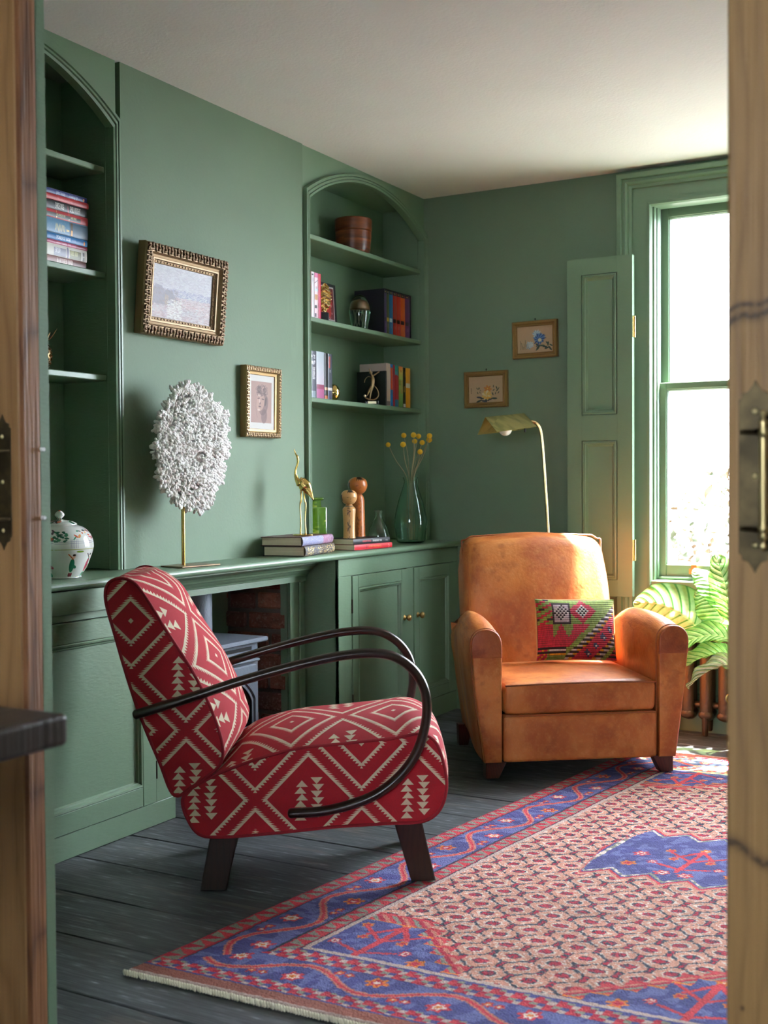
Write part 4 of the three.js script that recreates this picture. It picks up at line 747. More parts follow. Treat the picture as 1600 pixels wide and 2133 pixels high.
{ // kilim cushion on the leather chair
  const red = [0.82, 0.17, 0.27], gr = [0.55, 0.64, 0.28], wh = [0.86, 0.80, 0.78], dkc = [0.20, 0.12, 0.13], ye = [0.90, 0.62, 0.10], bl = [0.27, 0.29, 0.42], pk = [0.80, 0.70, 0.72];
  const NXk = 44, NYk = 30;
  const cell = (i, j) => { // i from left, j from top
    const x = i / NXk, y = j / NYk;
    const d = i + j * 1.15; // diagonal bands falling to the left
    const band = (c) => d - c;
    if (y > 0.78 && x < 0.34) { if (j === 27 && x > 0.12) return ye; if (j === 25 && x > 0.13) return wh; if (j === 24 || j === 26) return dkc; if (x < 0.1) return (i + j) % 3 ? red : ye; return gr; }
    const b = band(46.5);
    if (b >= 0 && b < 3) return j % 2 ? wh : dkc; if (b >= 3 && b < 5) return j % 2 ? ye : dkc; if (b >= -4 && b < 0) return gr; if (b >= 16 && b < 18) return j % 2 ? ye : dkc; if (b >= 18 && b < 21) return j % 2 ? wh : dkc; if (b >= 21 && b < 24) return gr; if (b >= 24) return j % 2 ? red : dkc;
    if (b >= 5 && b < 16) { const q = ((i - j * 1.15) % 9 + 9) % 9; return q > 3 && q < 6.5 && b > 8 && b < 13 ? (q > 4.5 && q < 5.5 && j % 2 ? wh : bl) : red; }
    if (x > 0.16 && x < 0.4 && y > 0.04 && y < 0.42) { if (i === 8 || i === 17 || j === 2 || j === 12) return dkc; const e = Math.abs(i - 12.5) + Math.abs(j - 6.5) * 1.1; return e < 4.5 ? ((i + j) % 2 ? wh : dkc) : pk; }
    const e2 = Math.abs(i - 24) + Math.abs(j - 6) * 1.15; if (e2 < 3.6) return (i + j) % 2 ? wh : dkc; if (e2 < 7.5) return red;
    if (y < 0.42) return x < 0.16 ? ((i + j * 2) % 7 < 4 ? gr : (j % 5 ? red : dkc)) : gr;
    if (y < 0.62 && x > 0.16 && x < 0.42) return Math.abs(((i - 8) % 8) - 4) * 1.2 > (j - 12) * 0.7 ? gr : red;
    return red;
  };
  const map = tex(704, 480, (u, v) => { const i = Math.floor(u * NXk), j = Math.floor((1 - v) * NYk), fu = u * NXk - i, fv = (1 - v) * NYk - j, c = cell(i, j), k = 0.82 + 0.3 * fbm(u * 90, v * 20, 801, 2) - 0.1; return fv < 0.14 ? dkc.map((e) => e * 1.1) : [c[0] * k, c[1] * k, c[2] * k]; }, { repeat: false });
  const bump = tex(704, 480, (u, v) => { const fv = (v * NYk) % 1, fu = (u * NXk * 2 + Math.floor(v * NYk) * 0.5) % 1; return Math.sin(fv * Math.PI) * (0.65 + 0.35 * Math.sin(fu * Math.PI)); }, { srgb: false, repeat: false });
  const km = std(0xffffff, 0.9, { map, bumpMap: bump, bumpScale: 0.003 });
  const w = 0.315, h = 0.24, N = 40;
  const sheet = (s) => { const g = surf((u, v) => { const x = u * 2 - 1, y = v * 2 - 1, e = Math.pow(Math.max(0, (1 - Math.pow(Math.abs(x), 3)) * (1 - Math.pow(Math.abs(y), 3))), 0.6); return [x * w / 2 * (1 - 0.05 * (1 - y * y) * x * x), y * h / 2 * (1 - 0.05 * (1 - x * x) * y * y), s * (0.004 + 0.048 * e)]; }, N, N); if (s < 0) { const ix = g.index.array; for (let i = 0; i < ix.length; i += 3) { const q = ix[i]; ix[i] = ix[i + 1]; ix[i + 1] = q; } g.computeVertexNormals(); } return g; };
  const c = thing('cushion', 'small colourful woven kilim cushion on the leather chair', 'cushion', [0, 0, 0]);
  mesh('front', sheet(1), km, c); mesh('back', sheet(-1), std(0x6b2a30, 0.9), c);
  mesh('welt', frameGeo(w - 0.002, h - 0.002, [[0.004, -0.0045], [-0.0005, 0], [0.004, 0.0045]]), std(0xb98a5a, 0.9), c);
  const th = Math.atan2(0.6, 0.8), X = 0.098, Z = -0.385; // in the chair's axes
  c.position.set(1.13 + X * 0.8 + Z * 0.6, 0.484, 1.01 - X * 0.6 + Z * 0.8);
  c.rotation.set(0, 0, 0); c.quaternion.setFromEuler(new THREE.Euler(0, th - 0.04, 0)).multiply(new THREE.Quaternion().setFromEuler(new THREE.Euler(-0.24, 0, -0.02)));
}

// ---------------------------------------------------------------- pictures
function picture(name, label, art, w, h, prof, mats, pos, turn, tilt, orn) {
  const t = thing(name, label, 'picture', pos, 0); t.quaternion.setFromEuler(new THREE.Euler(0, turn, 0)).multiply(new THREE.Quaternion().setFromEuler(new THREE.Euler(tilt, 0, orn?.spin ?? 0)));
  mesh('frame', frameGeo(w, h, prof), mats.frame, t);
  const last = prof[prof.length - 1][0];
  if (orn?.carve) {
    const g = [], n = orn.n; const leaf = (x, y, s, rot, z) => { const e = new THREE.SphereGeometry(1, 7, 5); e.scale(s * 0.9, s * 0.5, s * 0.42); e.rotateZ(rot); return e.translate(x, y, z); };
    const run = (len, put) => { const m = Math.round(len / orn.step); for (let k = 0; k < m; k++) { const a = (k + 0.5) / m * len - len / 2; for (const [off, s, rot, z] of orn.carve) g.push(put(a, off, s, rot + (k % 2 ? 0.9 : -0.9), z)); } };
    run(w - 0.01, (a, off, s, r, z) => leaf(a, h / 2 - off, s, r, z)); run(w - 0.01, (a, off, s, r, z) => leaf(a, -h / 2 + off, s, -r, z));
    run(h - 0.03, (a, off, s, r, z) => leaf(-w / 2 + off, a, s, r + Math.PI / 2, z)); run(h - 0.03, (a, off, s, r, z) => leaf(w / 2 - off, a, s, -r + Math.PI / 2, z));
    const m = mesh('carving', merge(g), mats.carve ?? mats.frame, t); m.userData = { kind: 'stuff', label: 'small raised leaf carving round the frame' };
  }
  const aw = w - 2 * last + 0.004, ah = h - 2 * last + 0.004;
  mesh('artwork', new THREE.PlaneGeometry(aw, ah).translate(0, 0, prof[prof.length - 1][1] + 0.001), art, t);
  mesh('backing', cb(-w / 2 + 0.002, w / 2 - 0.002, -h / 2 + 0.002, h / 2 - 0.002, 0.0005, 0.004), std(0x4a3626, 0.9), t);
  return t;
}
const strokes = (g, n, f) => { for (let i = 0; i < n; i++) f(i); };
const css = (c) => `rgb(${c.map((e) => Math.round(clamp(e, 0, 255))).join(',')})`;
const landscape = canvasTex(512, 340, (g, W, Hh) => {
  g.fillStyle = '#b9b6bb'; g.fillRect(0, 0, W, Hh);
  const dab = (x, y, l, wd, c, a) => { g.strokeStyle = css(c); g.lineWidth = wd; g.lineCap = 'round'; g.beginPath(); g.moveTo(x - Math.cos(a) * l, y - Math.sin(a) * l); g.lineTo(x + Math.cos(a) * l, y + Math.sin(a) * l); g.stroke(); };
  strokes(g, 1500, () => { const x = rr(0, W), y = rr(0, Hh * 0.52), k = rr(-18, 18), s = y / (Hh * 0.52); dab(x, y, rr(4, 14), rr(2, 6), [186 + k - 8 * s, 184 + k - 10 * s, 190 + k - 2 * s], rr(-0.5, 0.5)); });
  strokes(g, 500, () => { const x = rr(0, W), y = rr(Hh * 0.42, Hh * 0.6), k = rr(-20, 20); dab(x, y, rr(3, 9), rr(2, 5), [140 + k, 140 + k, 165 + k], rr(-0.8, 0.8)); });
  strokes(g, 1500, () => { const x = rr(0, W), y = rr(Hh * 0.56, Hh), k = rr(-24, 24), wm = vnoise(x / 60, y / 40, 5); dab(x, y, rr(4, 16), rr(2, 6), [168 + k + wm * 20, 158 + k, 165 + k - wm * 8], rr(-0.3, 0.3)); });
  // two gabled cottages
  const roof = (pts, c) => { g.fillStyle = c; g.beginPath(); pts.forEach(([x, y], i) => i ? g.lineTo(x, y) : g.moveTo(x, y)); g.fill(); };
  roof([[0, 170], [30, 128], [80, 135], [130, 205], [120, 250], [0, 250]], '#857c8c'); roof([[90, 190], [120, 150], [165, 160], [215, 215], [205, 245], [120, 250]], '#7c7484');
  roof([[108, 180], [140, 195], [136, 245], [108, 250]], '#a98f78'); roof([[185, 205], [208, 222], [205, 250], [185, 250]], '#b39b7a');
  strokes(g, 420, () => { const x = rr(0, 215), y = rr(150, 255), k = rr(-16, 16); dab(x, y, rr(3, 8), rr(1.5, 3.5), [126 + k, 112 + k, 120 + k], rr(0.4, 1.2)); });
  strokes(g, 260, () => { const x = W * 0.38 + rr(-60, 60), y = rr(Hh * 0.62, Hh * 0.98), k = rr(-10, 14); dab(x, y, rr(4, 12), rr(2, 5), [205 + k, 200 + k, 196 + k], rr(-0.4, 0.4)); });
  strokes(g, 160, () => { const x = rr(60, W), y = rr(Hh * 0.6, Hh), k = rr(-10, 10); dab(x, y, rr(4, 10), rr(1.5, 3), [140 + k, 112 + k, 112 + k], rr(-0.3, 0.3)); });
});
const portrait = canvasTex(320, 460, (g, W, Hh) => {
  g.fillStyle = '#cfccc6'; g.fillRect(0, 0, W, Hh);
  const x0 = 30, y0 = 55, w = W - 66, h = Hh - 112; g.fillStyle = '#a57f74'; g.fillRect(x0, y0, w, h);
  strokes(g, 900, () => { const k = rr(-10, 10); g.fillStyle = css([165 + k, 127 + k, 116 + k]); g.fillRect(rr(x0, x0 + w - 3), rr(y0, y0 + h - 3), 3, 3); });
  const cx = x0 + w * 0.5, cy = y0 + h * 0.44; g.save(); g.translate(cx, cy); g.scale(1.38, 1.38); g.translate(-cx, -cy);
  g.globalAlpha = 0.5; g.fillStyle = '#5b3d3a'; g.beginPath(); g.ellipse(cx + 20, cy + 30, 40, 66, 0.25, 0, 7); g.fill(); g.beginPath(); g.ellipse(cx + 26, cy + 100, 26, 45, 0.1, 0, 7); g.fill();
  g.globalAlpha = 0.8; g.fillStyle = '#b78f80'; g.beginPath(); g.ellipse(cx - 8, cy + 12, 36, 58, 0.2, 0, 7); g.fill();
  g.globalAlpha = 0.75; g.strokeStyle = '#4a302e';
  strokes(g, 130, () => { const a = rr(0, 6.28), r = rr(20, 58); g.lineWidth = rr(0.8, 2.4); const x = cx + 4 + Math.cos(a) * r * 0.85, y = cy - 58 + Math.sin(a) * r * 0.55; g.beginPath(); g.arc(x, y, rr(4, 13), rr(0, 6), rr(0, 6)); g.stroke(); });
  g.fillStyle = '#42292a'; for (const [x, y, a, b, r] of [[-24, -8, 12, 4, -0.15], [14, -4, 12, 4, 0.1], [-12, 22, 6, 8, 0.1], [-14, 42, 12, 4, 0.1], [38, 10, 9, 30, 0.2]]) { g.beginPath(); g.ellipse(cx + x, cy + y, a, b, r, 0, 7); g.fill(); }
  g.globalAlpha = 0.5; g.lineWidth = 2; for (const s of [-1, 1]) { g.beginPath(); g.moveTo(cx + s * 44, cy); g.quadraticCurveTo(cx + s * 56, cy + 60, cx + s * 34, cy + 110); g.stroke(); }
  g.globalAlpha = 0.7; g.fillStyle = '#d6b6a6'; for (const [x, y, a, b] of [[-20, -26, 12, 6], [-16, 10, 5, 14], [-22, 62, 12, 7]]) { g.beginPath(); g.ellipse(cx + x, cy + y, a, b, 0, 0, 7); g.fill(); }
  g.globalAlpha = 1; g.restore();
});
function flowerArt(kind) {
  return canvasTex(320, 250, (g, W, Hh) => {
    g.fillStyle = '#c3a27e'; g.fillRect(0, 0, W, Hh); strokes(g, 700, () => { const k = rr(-8, 8); g.fillStyle = css([195 + k, 162 + k, 128 + k]); g.fillRect(rr(0, W), rr(0, Hh), 5, 3); });
    const petal = (x, y, a, l, w, c) => { g.fillStyle = c; g.beginPath(); g.ellipse(x + Math.cos(a) * l, y + Math.sin(a) * l, l, w, a, 0, 7); g.fill(); };
    const leaf = (x, y, a, l, c) => petal(x, y, a, l, l * 0.32, c);
    if (kind === 0) {
      for (let k = 0; k < 16; k++) leaf(rr(190, 290), rr(175, 215), rr(0, 6.3), rr(12, 26), ['#2f4a44', '#3c5a4c', '#27403f'][k % 3]);
      for (let k = 0; k < 20; k++) petal(180, 80, k / 20 * 6.28, rr(16, 24), 5, k % 2 ? '#8fb2cf' : '#c9d3d6'); for (let k = 0; k < 30; k++) petal(200, 125, k / 30 * 6.28 + 0.1, rr(20, 34), 6, ['#3f68a8', '#6f95c4', '#2f4f86'][k % 3]); for (let k = 0; k < 12; k++) petal(205, 135, k / 12 * 6.28, 9, 4, '#d9cfae');
      for (let k = 0; k < 24; k++) petal(112, 178, k / 24 * 6.28, rr(14, 22), 5, k % 2 ? '#c9d0d2' : '#a9b9c4'); g.strokeStyle = '#3c4a3c'; g.lineWidth = 3; for (let k = 0; k < 7; k++) { g.beginPath(); g.moveTo(30 + k * 14, 215); g.quadraticCurveTo(40 + k * 8, 180, 26 + k * 12, rr(120, 190)); g.stroke(); }
    } else {
      for (let k = 0; k < 12; k++) leaf(rr(100, 220), rr(205, 230), rr(-0.4, 0.4) + (k % 2 ? 3.14 : 0), rr(16, 30), ['#2c4038', '#3a3b48', '#25342f'][k % 3]); for (let k = 0; k < 10; k++) leaf(rr(225, 275), rr(110, 190), rr(-1.9, -0.6), rr(8, 16), '#2d4239'); for (let k = 0; k < 6; k++) leaf(rr(80, 115), rr(120, 170), rr(-2.4, -0.8), rr(8, 15), '#3a4a36');
      for (let k = 0; k < 7; k++) petal(180, 125, k / 7 * 6.28, 20, 9, '#d07f33'); petal(172, 118, 0, 6, 6, '#f0c04a'); for (let k = 0; k < 9; k++) petal(170, 180, k / 9 * 6.28, 24, 13, k % 2 ? '#e2cf9c' : '#e0b45c'); for (let k = 0; k < 5; k++) petal(145 + k * 14, 200, 1, 8, 8, '#e6a63a');
      g.fillStyle = '#4a3a2e'; for (let k = 0; k < 5; k++) g.fillRect(20, 110 + k * 11, 7, 6);
    }
  });
}
const giltOld = std(lin([0.27, 0.175, 0.09]), 0.48, { metalness: 0.5, map: paintTone }), giltDeep = std(lin([0.22, 0.14, 0.08]), 0.5, { metalness: 0.4 }), bronzeGilt = std(lin([0.22, 0.15, 0.09]), 0.34, { metalness: 0.7 });
const artMat = (m, r = 0.6) => std(0xdcdcdc, r, { map: m });
picture('picture', 'ornate gilt frame with a misty cottage landscape hung above the coral', artMat(landscape, 0.5), 0.436, 0.296, [[0, 0.0], [0, 0.028], [0.004, 0.034], [0.03, 0.036], [0.036, 0.026], [0.043, 0.024], [0.045, 0.027], [0.05, 0.027], [0.052, 0.020], [0.06, 0.018], [0.062, 0.013]], { frame: giltOld, carve: giltDeep }, [0.012, 1.697, 1.846], LW, 0.085, { carve: [[0.009, 0.0105, 0.6, 0.036], [0.022, 0.0105, -0.5, 0.037], [0.0155, 0.006, 1.4, 0.039], [0.056, 0.0045, 0.2, 0.02]], step: 0.0155 });
picture('picture', 'small bronze gilt frame with a head sketch on brown paper', artMat(portrait), 0.226, 0.262, [[0, 0.0], [0, 0.026], [0.003, 0.03], [0.016, 0.031], [0.019, 0.024], [0.022, 0.022], [0.03, 0.020], [0.032, 0.015]], { frame: std(lin([0.38, 0.25, 0.11]), 0.4, { metalness: 0.6 }), carve: bronzeGilt }, [0.002, 1.363, 1.378], LW, 0.02, { carve: [[0.006, 0.0075, 0.8, 0.03], [0.0125, 0.0065, -0.8, 0.031]], step: 0.0115 });
const thinGilt = std(lin([0.30, 0.17, 0.06]), 0.38, { metalness: 0.6, map: paintTone });
for (const [k, x, y, label] of [[0, 0.559, 1.702, 'small gilt frame with a blue chrysanthemum painting, the upper one'], [1, 0.3165, 1.488, 'small gilt frame with an orange flower painting, the lower one']]) {
  const p = picture('picture', label, artMat(flowerArt(k)), 0.217, 0.167, [[0, 0], [0, 0.016], [0.004, 0.02], [0.011, 0.02], [0.015, 0.015], [0.02, 0.015], [0.022, 0.017], [0.025, 0.012]], { frame: thinGilt }, [x, y, 0.001], 0, 0.012, { spin: k ? 0.004 : 0.012 });
  mesh('hook', merge([new THREE.SphereGeometry(0.004, 10, 8).translate(0, 0.092, 0.004), cb(-0.001, 0.001, 0.082, 0.092, 0.002, 0.004, 0.0003)]), std(0x3a3f3a, 0.4, { metalness: 0.6 }), p);
}
// ---------------------------------------------------------------- books
const ATLAS = 2048, STRIP = 52; let strips = 0;
const atlasCanvas = document.createElement('canvas'); atlasCanvas.width = 1024; atlasCanvas.height = ATLAS; const ag = atlasCanvas.getContext('2d');
const atlas = new THREE.CanvasTexture(atlasCanvas); atlas.colorSpace = THREE.SRGBColorSpace;
const spineMat = std(0xffffff, 0.38, { map: atlas }), spineOld = std(0xffffff, 0.7, { map: atlas });
const pagesMat = std(0xffffff, 0.9, { map: tex(64, 256, (u, v) => { const k = 0.74 + 0.18 * hash(3, v * 256, 9); return [k, k * 0.93, k * 0.8]; }, { size: [0.1, 0.06] }) });
const coverMats = new Map(); const coverMat = (c) => { if (!coverMats.has(c)) coverMats.set(c, std(c, 0.45)); return coverMats.get(c); };
function spineArt(draw) { const k = strips++, y = k * STRIP; ag.save(); ag.beginPath(); ag.rect(0, y, 1024, STRIP); ag.clip(); ag.translate(0, y); draw(ag, 1024, STRIP); ag.restore(); return k; }
const T = (g, s, x, size, color, { align = 'left', font = 'sans-serif', y = 0.5, bold = true, sx = 1 } = {}) => { g.save(); g.fillStyle = color; g.font = `${bold ? 'bold ' : ''}${size}px ${font}`; g.textAlign = align; g.textBaseline = 'middle'; g.translate(x, STRIP * y); g.scale(sx, 1); g.fillText(s, 0, 0); g.restore(); };
const bg = (...cols) => (g) => { let x = 0; for (const [c, f] of cols) { g.fillStyle = c; g.fillRect(x, 0, 1024 * f + 1, STRIP); x += 1024 * f; } };
// length L along the spine, thickness t, depth d; local x along the spine, y thickness, z = spine side
function book(label, category, L, t, d, cover, draw, { group, old = false, name = 'book', hard = false } = {}) {
  const b = thing(name, label, category, [0, 0, 0], 0, group), k = spineArt(draw), c = hard ? 0.003 : 0.0012, o = hard ? 0.004 : 0;
  const cm = coverMat(cover);
  mesh('pages', cb(-L / 2 + o + 0.0008, L / 2 - o - 0.0008, c, t - c, -d + o, -0.003, 0.0004), pagesMat, b);
  mesh('front_cover', cb(-L / 2, L / 2, t - c, t, -d, -0.001, 0.0003), cm, b); mesh('back_cover', cb(-L / 2, L / 2, 0, c, -d, -0.001, 0.0003), cm, b);
  const N = 6, sp = surf((u, v) => { const a = (v - 0.5) * Math.PI, r = old ? 0.010 : 0.0022; return [(u - 0.5) * L, t / 2 + Math.sin(a) * t / 2, -0.0022 + Math.cos(a) * r]; }, 2, N, (u, v) => [u, 1 - (k * STRIP + 1 + (1 - (0.5 + Math.sin((v - 0.5) * Math.PI) / 2)) * (STRIP - 2)) / ATLAS]);
  mesh('spine', sp, old ? spineOld : spineMat, b); return b;
}
const QY = (a) => new THREE.Quaternion().setFromEuler(new THREE.Euler(0, a, 0)), QZ = (a) => new THREE.Quaternion().setFromEuler(new THREE.Euler(0, 0, a));
function layBook(b, x, y, z, yaw = 0) { b.position.set(x, y, z); b.quaternion.copy(QY(LW + yaw)); } // x, z: middle of the spine
function standBook(b, L, t, x, y, zLeft, lean = 0) { b.quaternion.copy(QY(LW)).multiply(QZ(-Math.PI / 2 + lean)); b.position.set(x, y + L / 2 + 0.0006, zLeft); } // zLeft: its side nearer the camera
{ // stack lying on the left bookcase, bottom to top
  const G = 'books stacked flat on the left bookcase', z = (L) => 2.222 + L / 2; let y = SHELVES[1] + 0.0006;
  const put = (b, t, L, dx = 0, dz = 0, yaw = 0) => { layBook(b, -0.048 + dx, y, z(L) + dz, yaw); y += t + 0.0004; };
  put(book('dusty pink paperback at the bottom of the left shelf stack', 'book', 0.2, 0.021, 0.13, 0xa87a78, (g) => { bg(['#a98583', 0.7], ['#7d5250', 0.3])(g); T(g, 'BARTHES  BAR', 380, 46, '#e9d8d2', { font: 'serif' }); T(g, '· · · ·', 800, 26, '#3b2424'); }, { group: G }), 0.021, 0.2, 0, 0.006);
  put(book('thick white paperback with grey title panels in the left stack', 'book', 0.2, 0.036, 0.13, 0xd6d2cc, (g) => { bg(['#d9d5d0', 1])(g); g.fillStyle = '#8b8ca0'; g.fillRect(300, 14, 260, 34); g.fillStyle = '#77724e'; g.fillRect(640, 14, 250, 34); T(g, 'ER CLAY', 330, 28, '#e8e8ee'); T(g, 'NOBEL  NOW', 655, 26, '#c9c48e'); g.fillStyle = '#7f7c96'; g.beginPath(); g.arc(598, 30, 26, 0, 7); g.fill(); g.fillStyle = '#2c2a2e'; for (const a of [930, 950]) for (const c of [12, 34]) g.fillRect(a, c, 15, 16); }, { group: G }), 0.036, 0.2, 0.002, 0.004);
  put(book('thin magenta paperback in the left shelf stack', 'book', 0.195, 0.012, 0.125, 0xa53c63, (g) => { bg(['#b04a72', 0.75], ['#97304f', 0.25])(g); T(g, 'LOUD THINGS   THE', 330, 34, '#d8a3b6'); }, { group: G }), 0.012, 0.195);
  put(book('bright blue paperback with an orange dot in the left stack', 'book', 0.197, 0.0195, 0.13, 0x1f6fae, (g) => { bg(['#2274b5', 1])(g); T(g, 'POWER OF NOW', 330, 40, '#cfe2f2'); T(g, 'A GUIDE', 680, 22, '#9cc2e2', { bold: false }); g.fillStyle = '#e58a25'; g.beginPath(); g.arc(950, 32, 17, 0, 7); g.fill(); }, { group: G }), 0.0195, 0.197, 0.001);
  put(book('thick steel-blue hardback with gold script in the left stack', 'book', 0.2, 0.045, 0.135, 0x3d6788, (g) => { bg(['#4579a0', 0.6], ['#35566f', 0.4])(g); for (let k = 0; k < 60; k++) { g.fillStyle = '#9cc0d8'; g.fillRect(rr(0, 600), rr(0, 62), 2, 2); } g.strokeStyle = '#e6d690'; g.lineWidth = 5; g.beginPath(); for (let x = 300; x < 520; x += 8) g.lineTo(x, 30 + 12 * Math.sin(x * 0.19)); g.stroke(); g.fillStyle = '#d8c584'; g.fillRect(545, 30, 60, 7); g.fillStyle = '#4a3a2a'; g.fillRect(640, 0, 44, 34); g.fillStyle = '#d89a42'; g.fillRect(644, 30, 38, 34); }, { group: G, hard: true }), 0.045, 0.2, 0.002, -0.002);
  put(book('red paperback with black title bar in the left shelf stack', 'book', 0.2, 0.0255, 0.13, 0xa3242f, (g) => { bg(['#b62f38', 1])(g); g.fillStyle = '#20261c'; g.fillRect(0, 20, 860, 24); T(g, 'GUILLERMO DEL TORO', 330, 18, '#d8cf9e', { y: 0.5 }); T(g, 'DANIEL KRAUS', 640, 18, '#d8cf9e'); for (const x of [330, 600]) { T(g, 'II', x, 18, '#e0cf8a', { y: 0.16 }); T(g, 'II', x, 18, '#e0cf8a', { y: 0.84 }); } }, { group: G }), 0.0255, 0.2, 0, -0.004);
  put(book('black paperback with tall white title lettering in the left stack', 'book', 0.198, 0.027, 0.13, 0x1d1d20, (g) => { bg(['#202226', 1])(g); T(g, 'SHOE DOG', 325, 46, '#d6d3cf', { sx: 0.82 }); g.fillStyle = '#c23246'; g.beginPath(); g.moveTo(590, 8); g.lineTo(600, 56); g.lineTo(625, 54); g.fill(); T(g, 'PHIL KNIGHT', 650, 44, '#c9c6c2', { sx: 0.82 }); }, { group: G }), 0.027, 0.198, -0.001, -0.001);
  put(book('crimson paperback second from the top of the left stack', 'book', 0.2, 0.018, 0.13, 0xa81f2c, (g) => { bg(['#b3262f', 1])(g); T(g, 'the  loss of  everything', 340, 30, '#e5736d', { bold: false, font: 'serif' }); }, { group: G }), 0.018, 0.2, 0.002, -0.006);
  put(book('navy paperback on top of the left shelf stack', 'book', 0.198, 0.0165, 0.128, 0x2b3769, (g) => { bg(['#33407a', 1])(g); T(g, 'John Malley', 340, 34, '#aab4d6', { font: 'serif', bold: false }); T(g, 'Looking Up', 620, 34, '#aab4d6', { font: 'serif', bold: false }); g.fillStyle = '#d77b3f'; g.fillRect(930, 20, 26, 24); }, { group: G }), 0.0165, 0.198, -0.002, -0.004);
}
{ // right bookcase, middle shelf, left end
  const y = SHELVES[1], G = 'upright books at the left end of the middle shelf', S = (label, z0, z1, L, cover, draw, o = {}) => { const t = z0 - z1 - 0.0012; standBook(book(label, 'book', L, t, 0.13, cover, draw, { group: G, ...o }), L, t, o.x ?? -0.034, y, z0); };
  S('thin pale book at the left end of the middle shelf', 0.988, 0.961, 0.186, 0xc9d4d2, bg(['#cfdad7', 1]));
  S('slim red book beside the thin pale one', 0.960, 0.9455, 0.19, 0xb8323c, bg(['#c83c48', 0.94], ['#5a1c1c', 0.06]));
  S('white paperback with a small round mark on its spine', 0.9445, 0.922, 0.188, 0xd9d4da, (g) => { bg(['#dcd6dc', 1])(g); g.fillStyle = '#3a3a44'; g.beginPath(); g.arc(60, 32, 16, 0, 7); g.fill(); T(g, 'ANIMAL', 130, 24, '#8f92a8', { bold: false }); });
  S('pink and cream illustrated paperback between white and red books', 0.921, 0.893, 0.187, 0xdba9bb, (g) => { bg(['#e07fae', 0.1], ['#e9d6de', 0.2], ['#c9dbe2', 0.1], ['#e7c9cf', 0.3], ['#e3c2cb', 0.3])(g); g.strokeStyle = '#27323e'; g.lineWidth = 6; g.beginPath(); g.moveTo(160, 10); g.lineTo(250, 58); g.stroke(); g.fillStyle = '#c08a5a'; g.fillRect(480, 8, 120, 40); g.fillStyle = '#1f1c22'; g.fillRect(720, 20, 70, 34); g.fillRect(900, 30, 80, 30); T(g, 'RED', 300, 30, '#d15f7c'); });
  S('rose red paperback at the right of the middle shelf group', 0.892, 0.8705, 0.187, 0xbf3049, bg(['#cf3f52', 0.5], ['#c4385a', 0.5]));
}
{ // box set: slipcase and seven volumes
  const y = SHELVES[1], z0 = 0.339, z1 = 0.082, L = 0.196;
  const c = thing('slipcase', 'dark purple slipcase holding the rainbow set of books', 'box', [0, y + 0.0006, 0], LW);
  const cm = std(0x1e1628, 0.35, { map: paintTone }), x0 = -z0, x1 = -z1, zb = -0.19, zf = -0.034;
  mesh('side', cb(x0, x0 + 0.003, 0, L + 0.008, zb, zf, 0.0005), cm, c); mesh('side', cb(x1 - 0.003, x1, 0, L + 0.008, zb, zf, 0.0005), cm, c); mesh('top', cb(x0 + 0.003, x1 - 0.003, L + 0.005, L + 0.008, zb, zf, 0.0005), cm, c); mesh('bottom', cb(x0 + 0.003, x1 - 0.003, 0, 0.002, zb, zf, 0.0005), cm, c); mesh('back', cb(x0 + 0.003, x1 - 0.003, 0.002, L + 0.005, zb, zb + 0.003, 0.0005), cm, c);
  const vols = [['violet', '#41285e', 0.020, 0x3c2458], ['olive green', '#3f4a1e', 0.024, 0x3a441c], ['blue', '#1a639c', 0.033, 0x185a8e], ['dark red', '#a3271f', 0.036, 0x96241c], ['scarlet', '#b32a1c', 0.037, 0xa5271a], ['orange', '#c9561a', 0.042, 0xb84e18], ['purple', '#552458', 0.047, 0x4c204f]];
  let z = z0 - 0.0045;
  for (const [nm, col, t, hexc] of vols) {
    const b = book(`${nm} volume in the boxed rainbow set`, 'book', L, t, 0.14, hexc, (g) => { bg(['#16121c', 0.08], [col, 0.92])(g); g.fillStyle = nm === 'blue' ? '#c6d2d8' : nm === 'olive green' ? '#c9a52c' : '#1d161a'; g.fillRect(640, 14, 90, 36); g.fillStyle = '#b89a4a'; g.fillRect(30, 24, 16, 16); T(g, '| | | | |', 790, 22, '#c9b9c0', { bold: false }); }, { group: 'volumes of the boxed rainbow set' });
    standBook(b, L, t, -0.034, y + 0.0025, z); z -= t + 0.0008;
  }
}
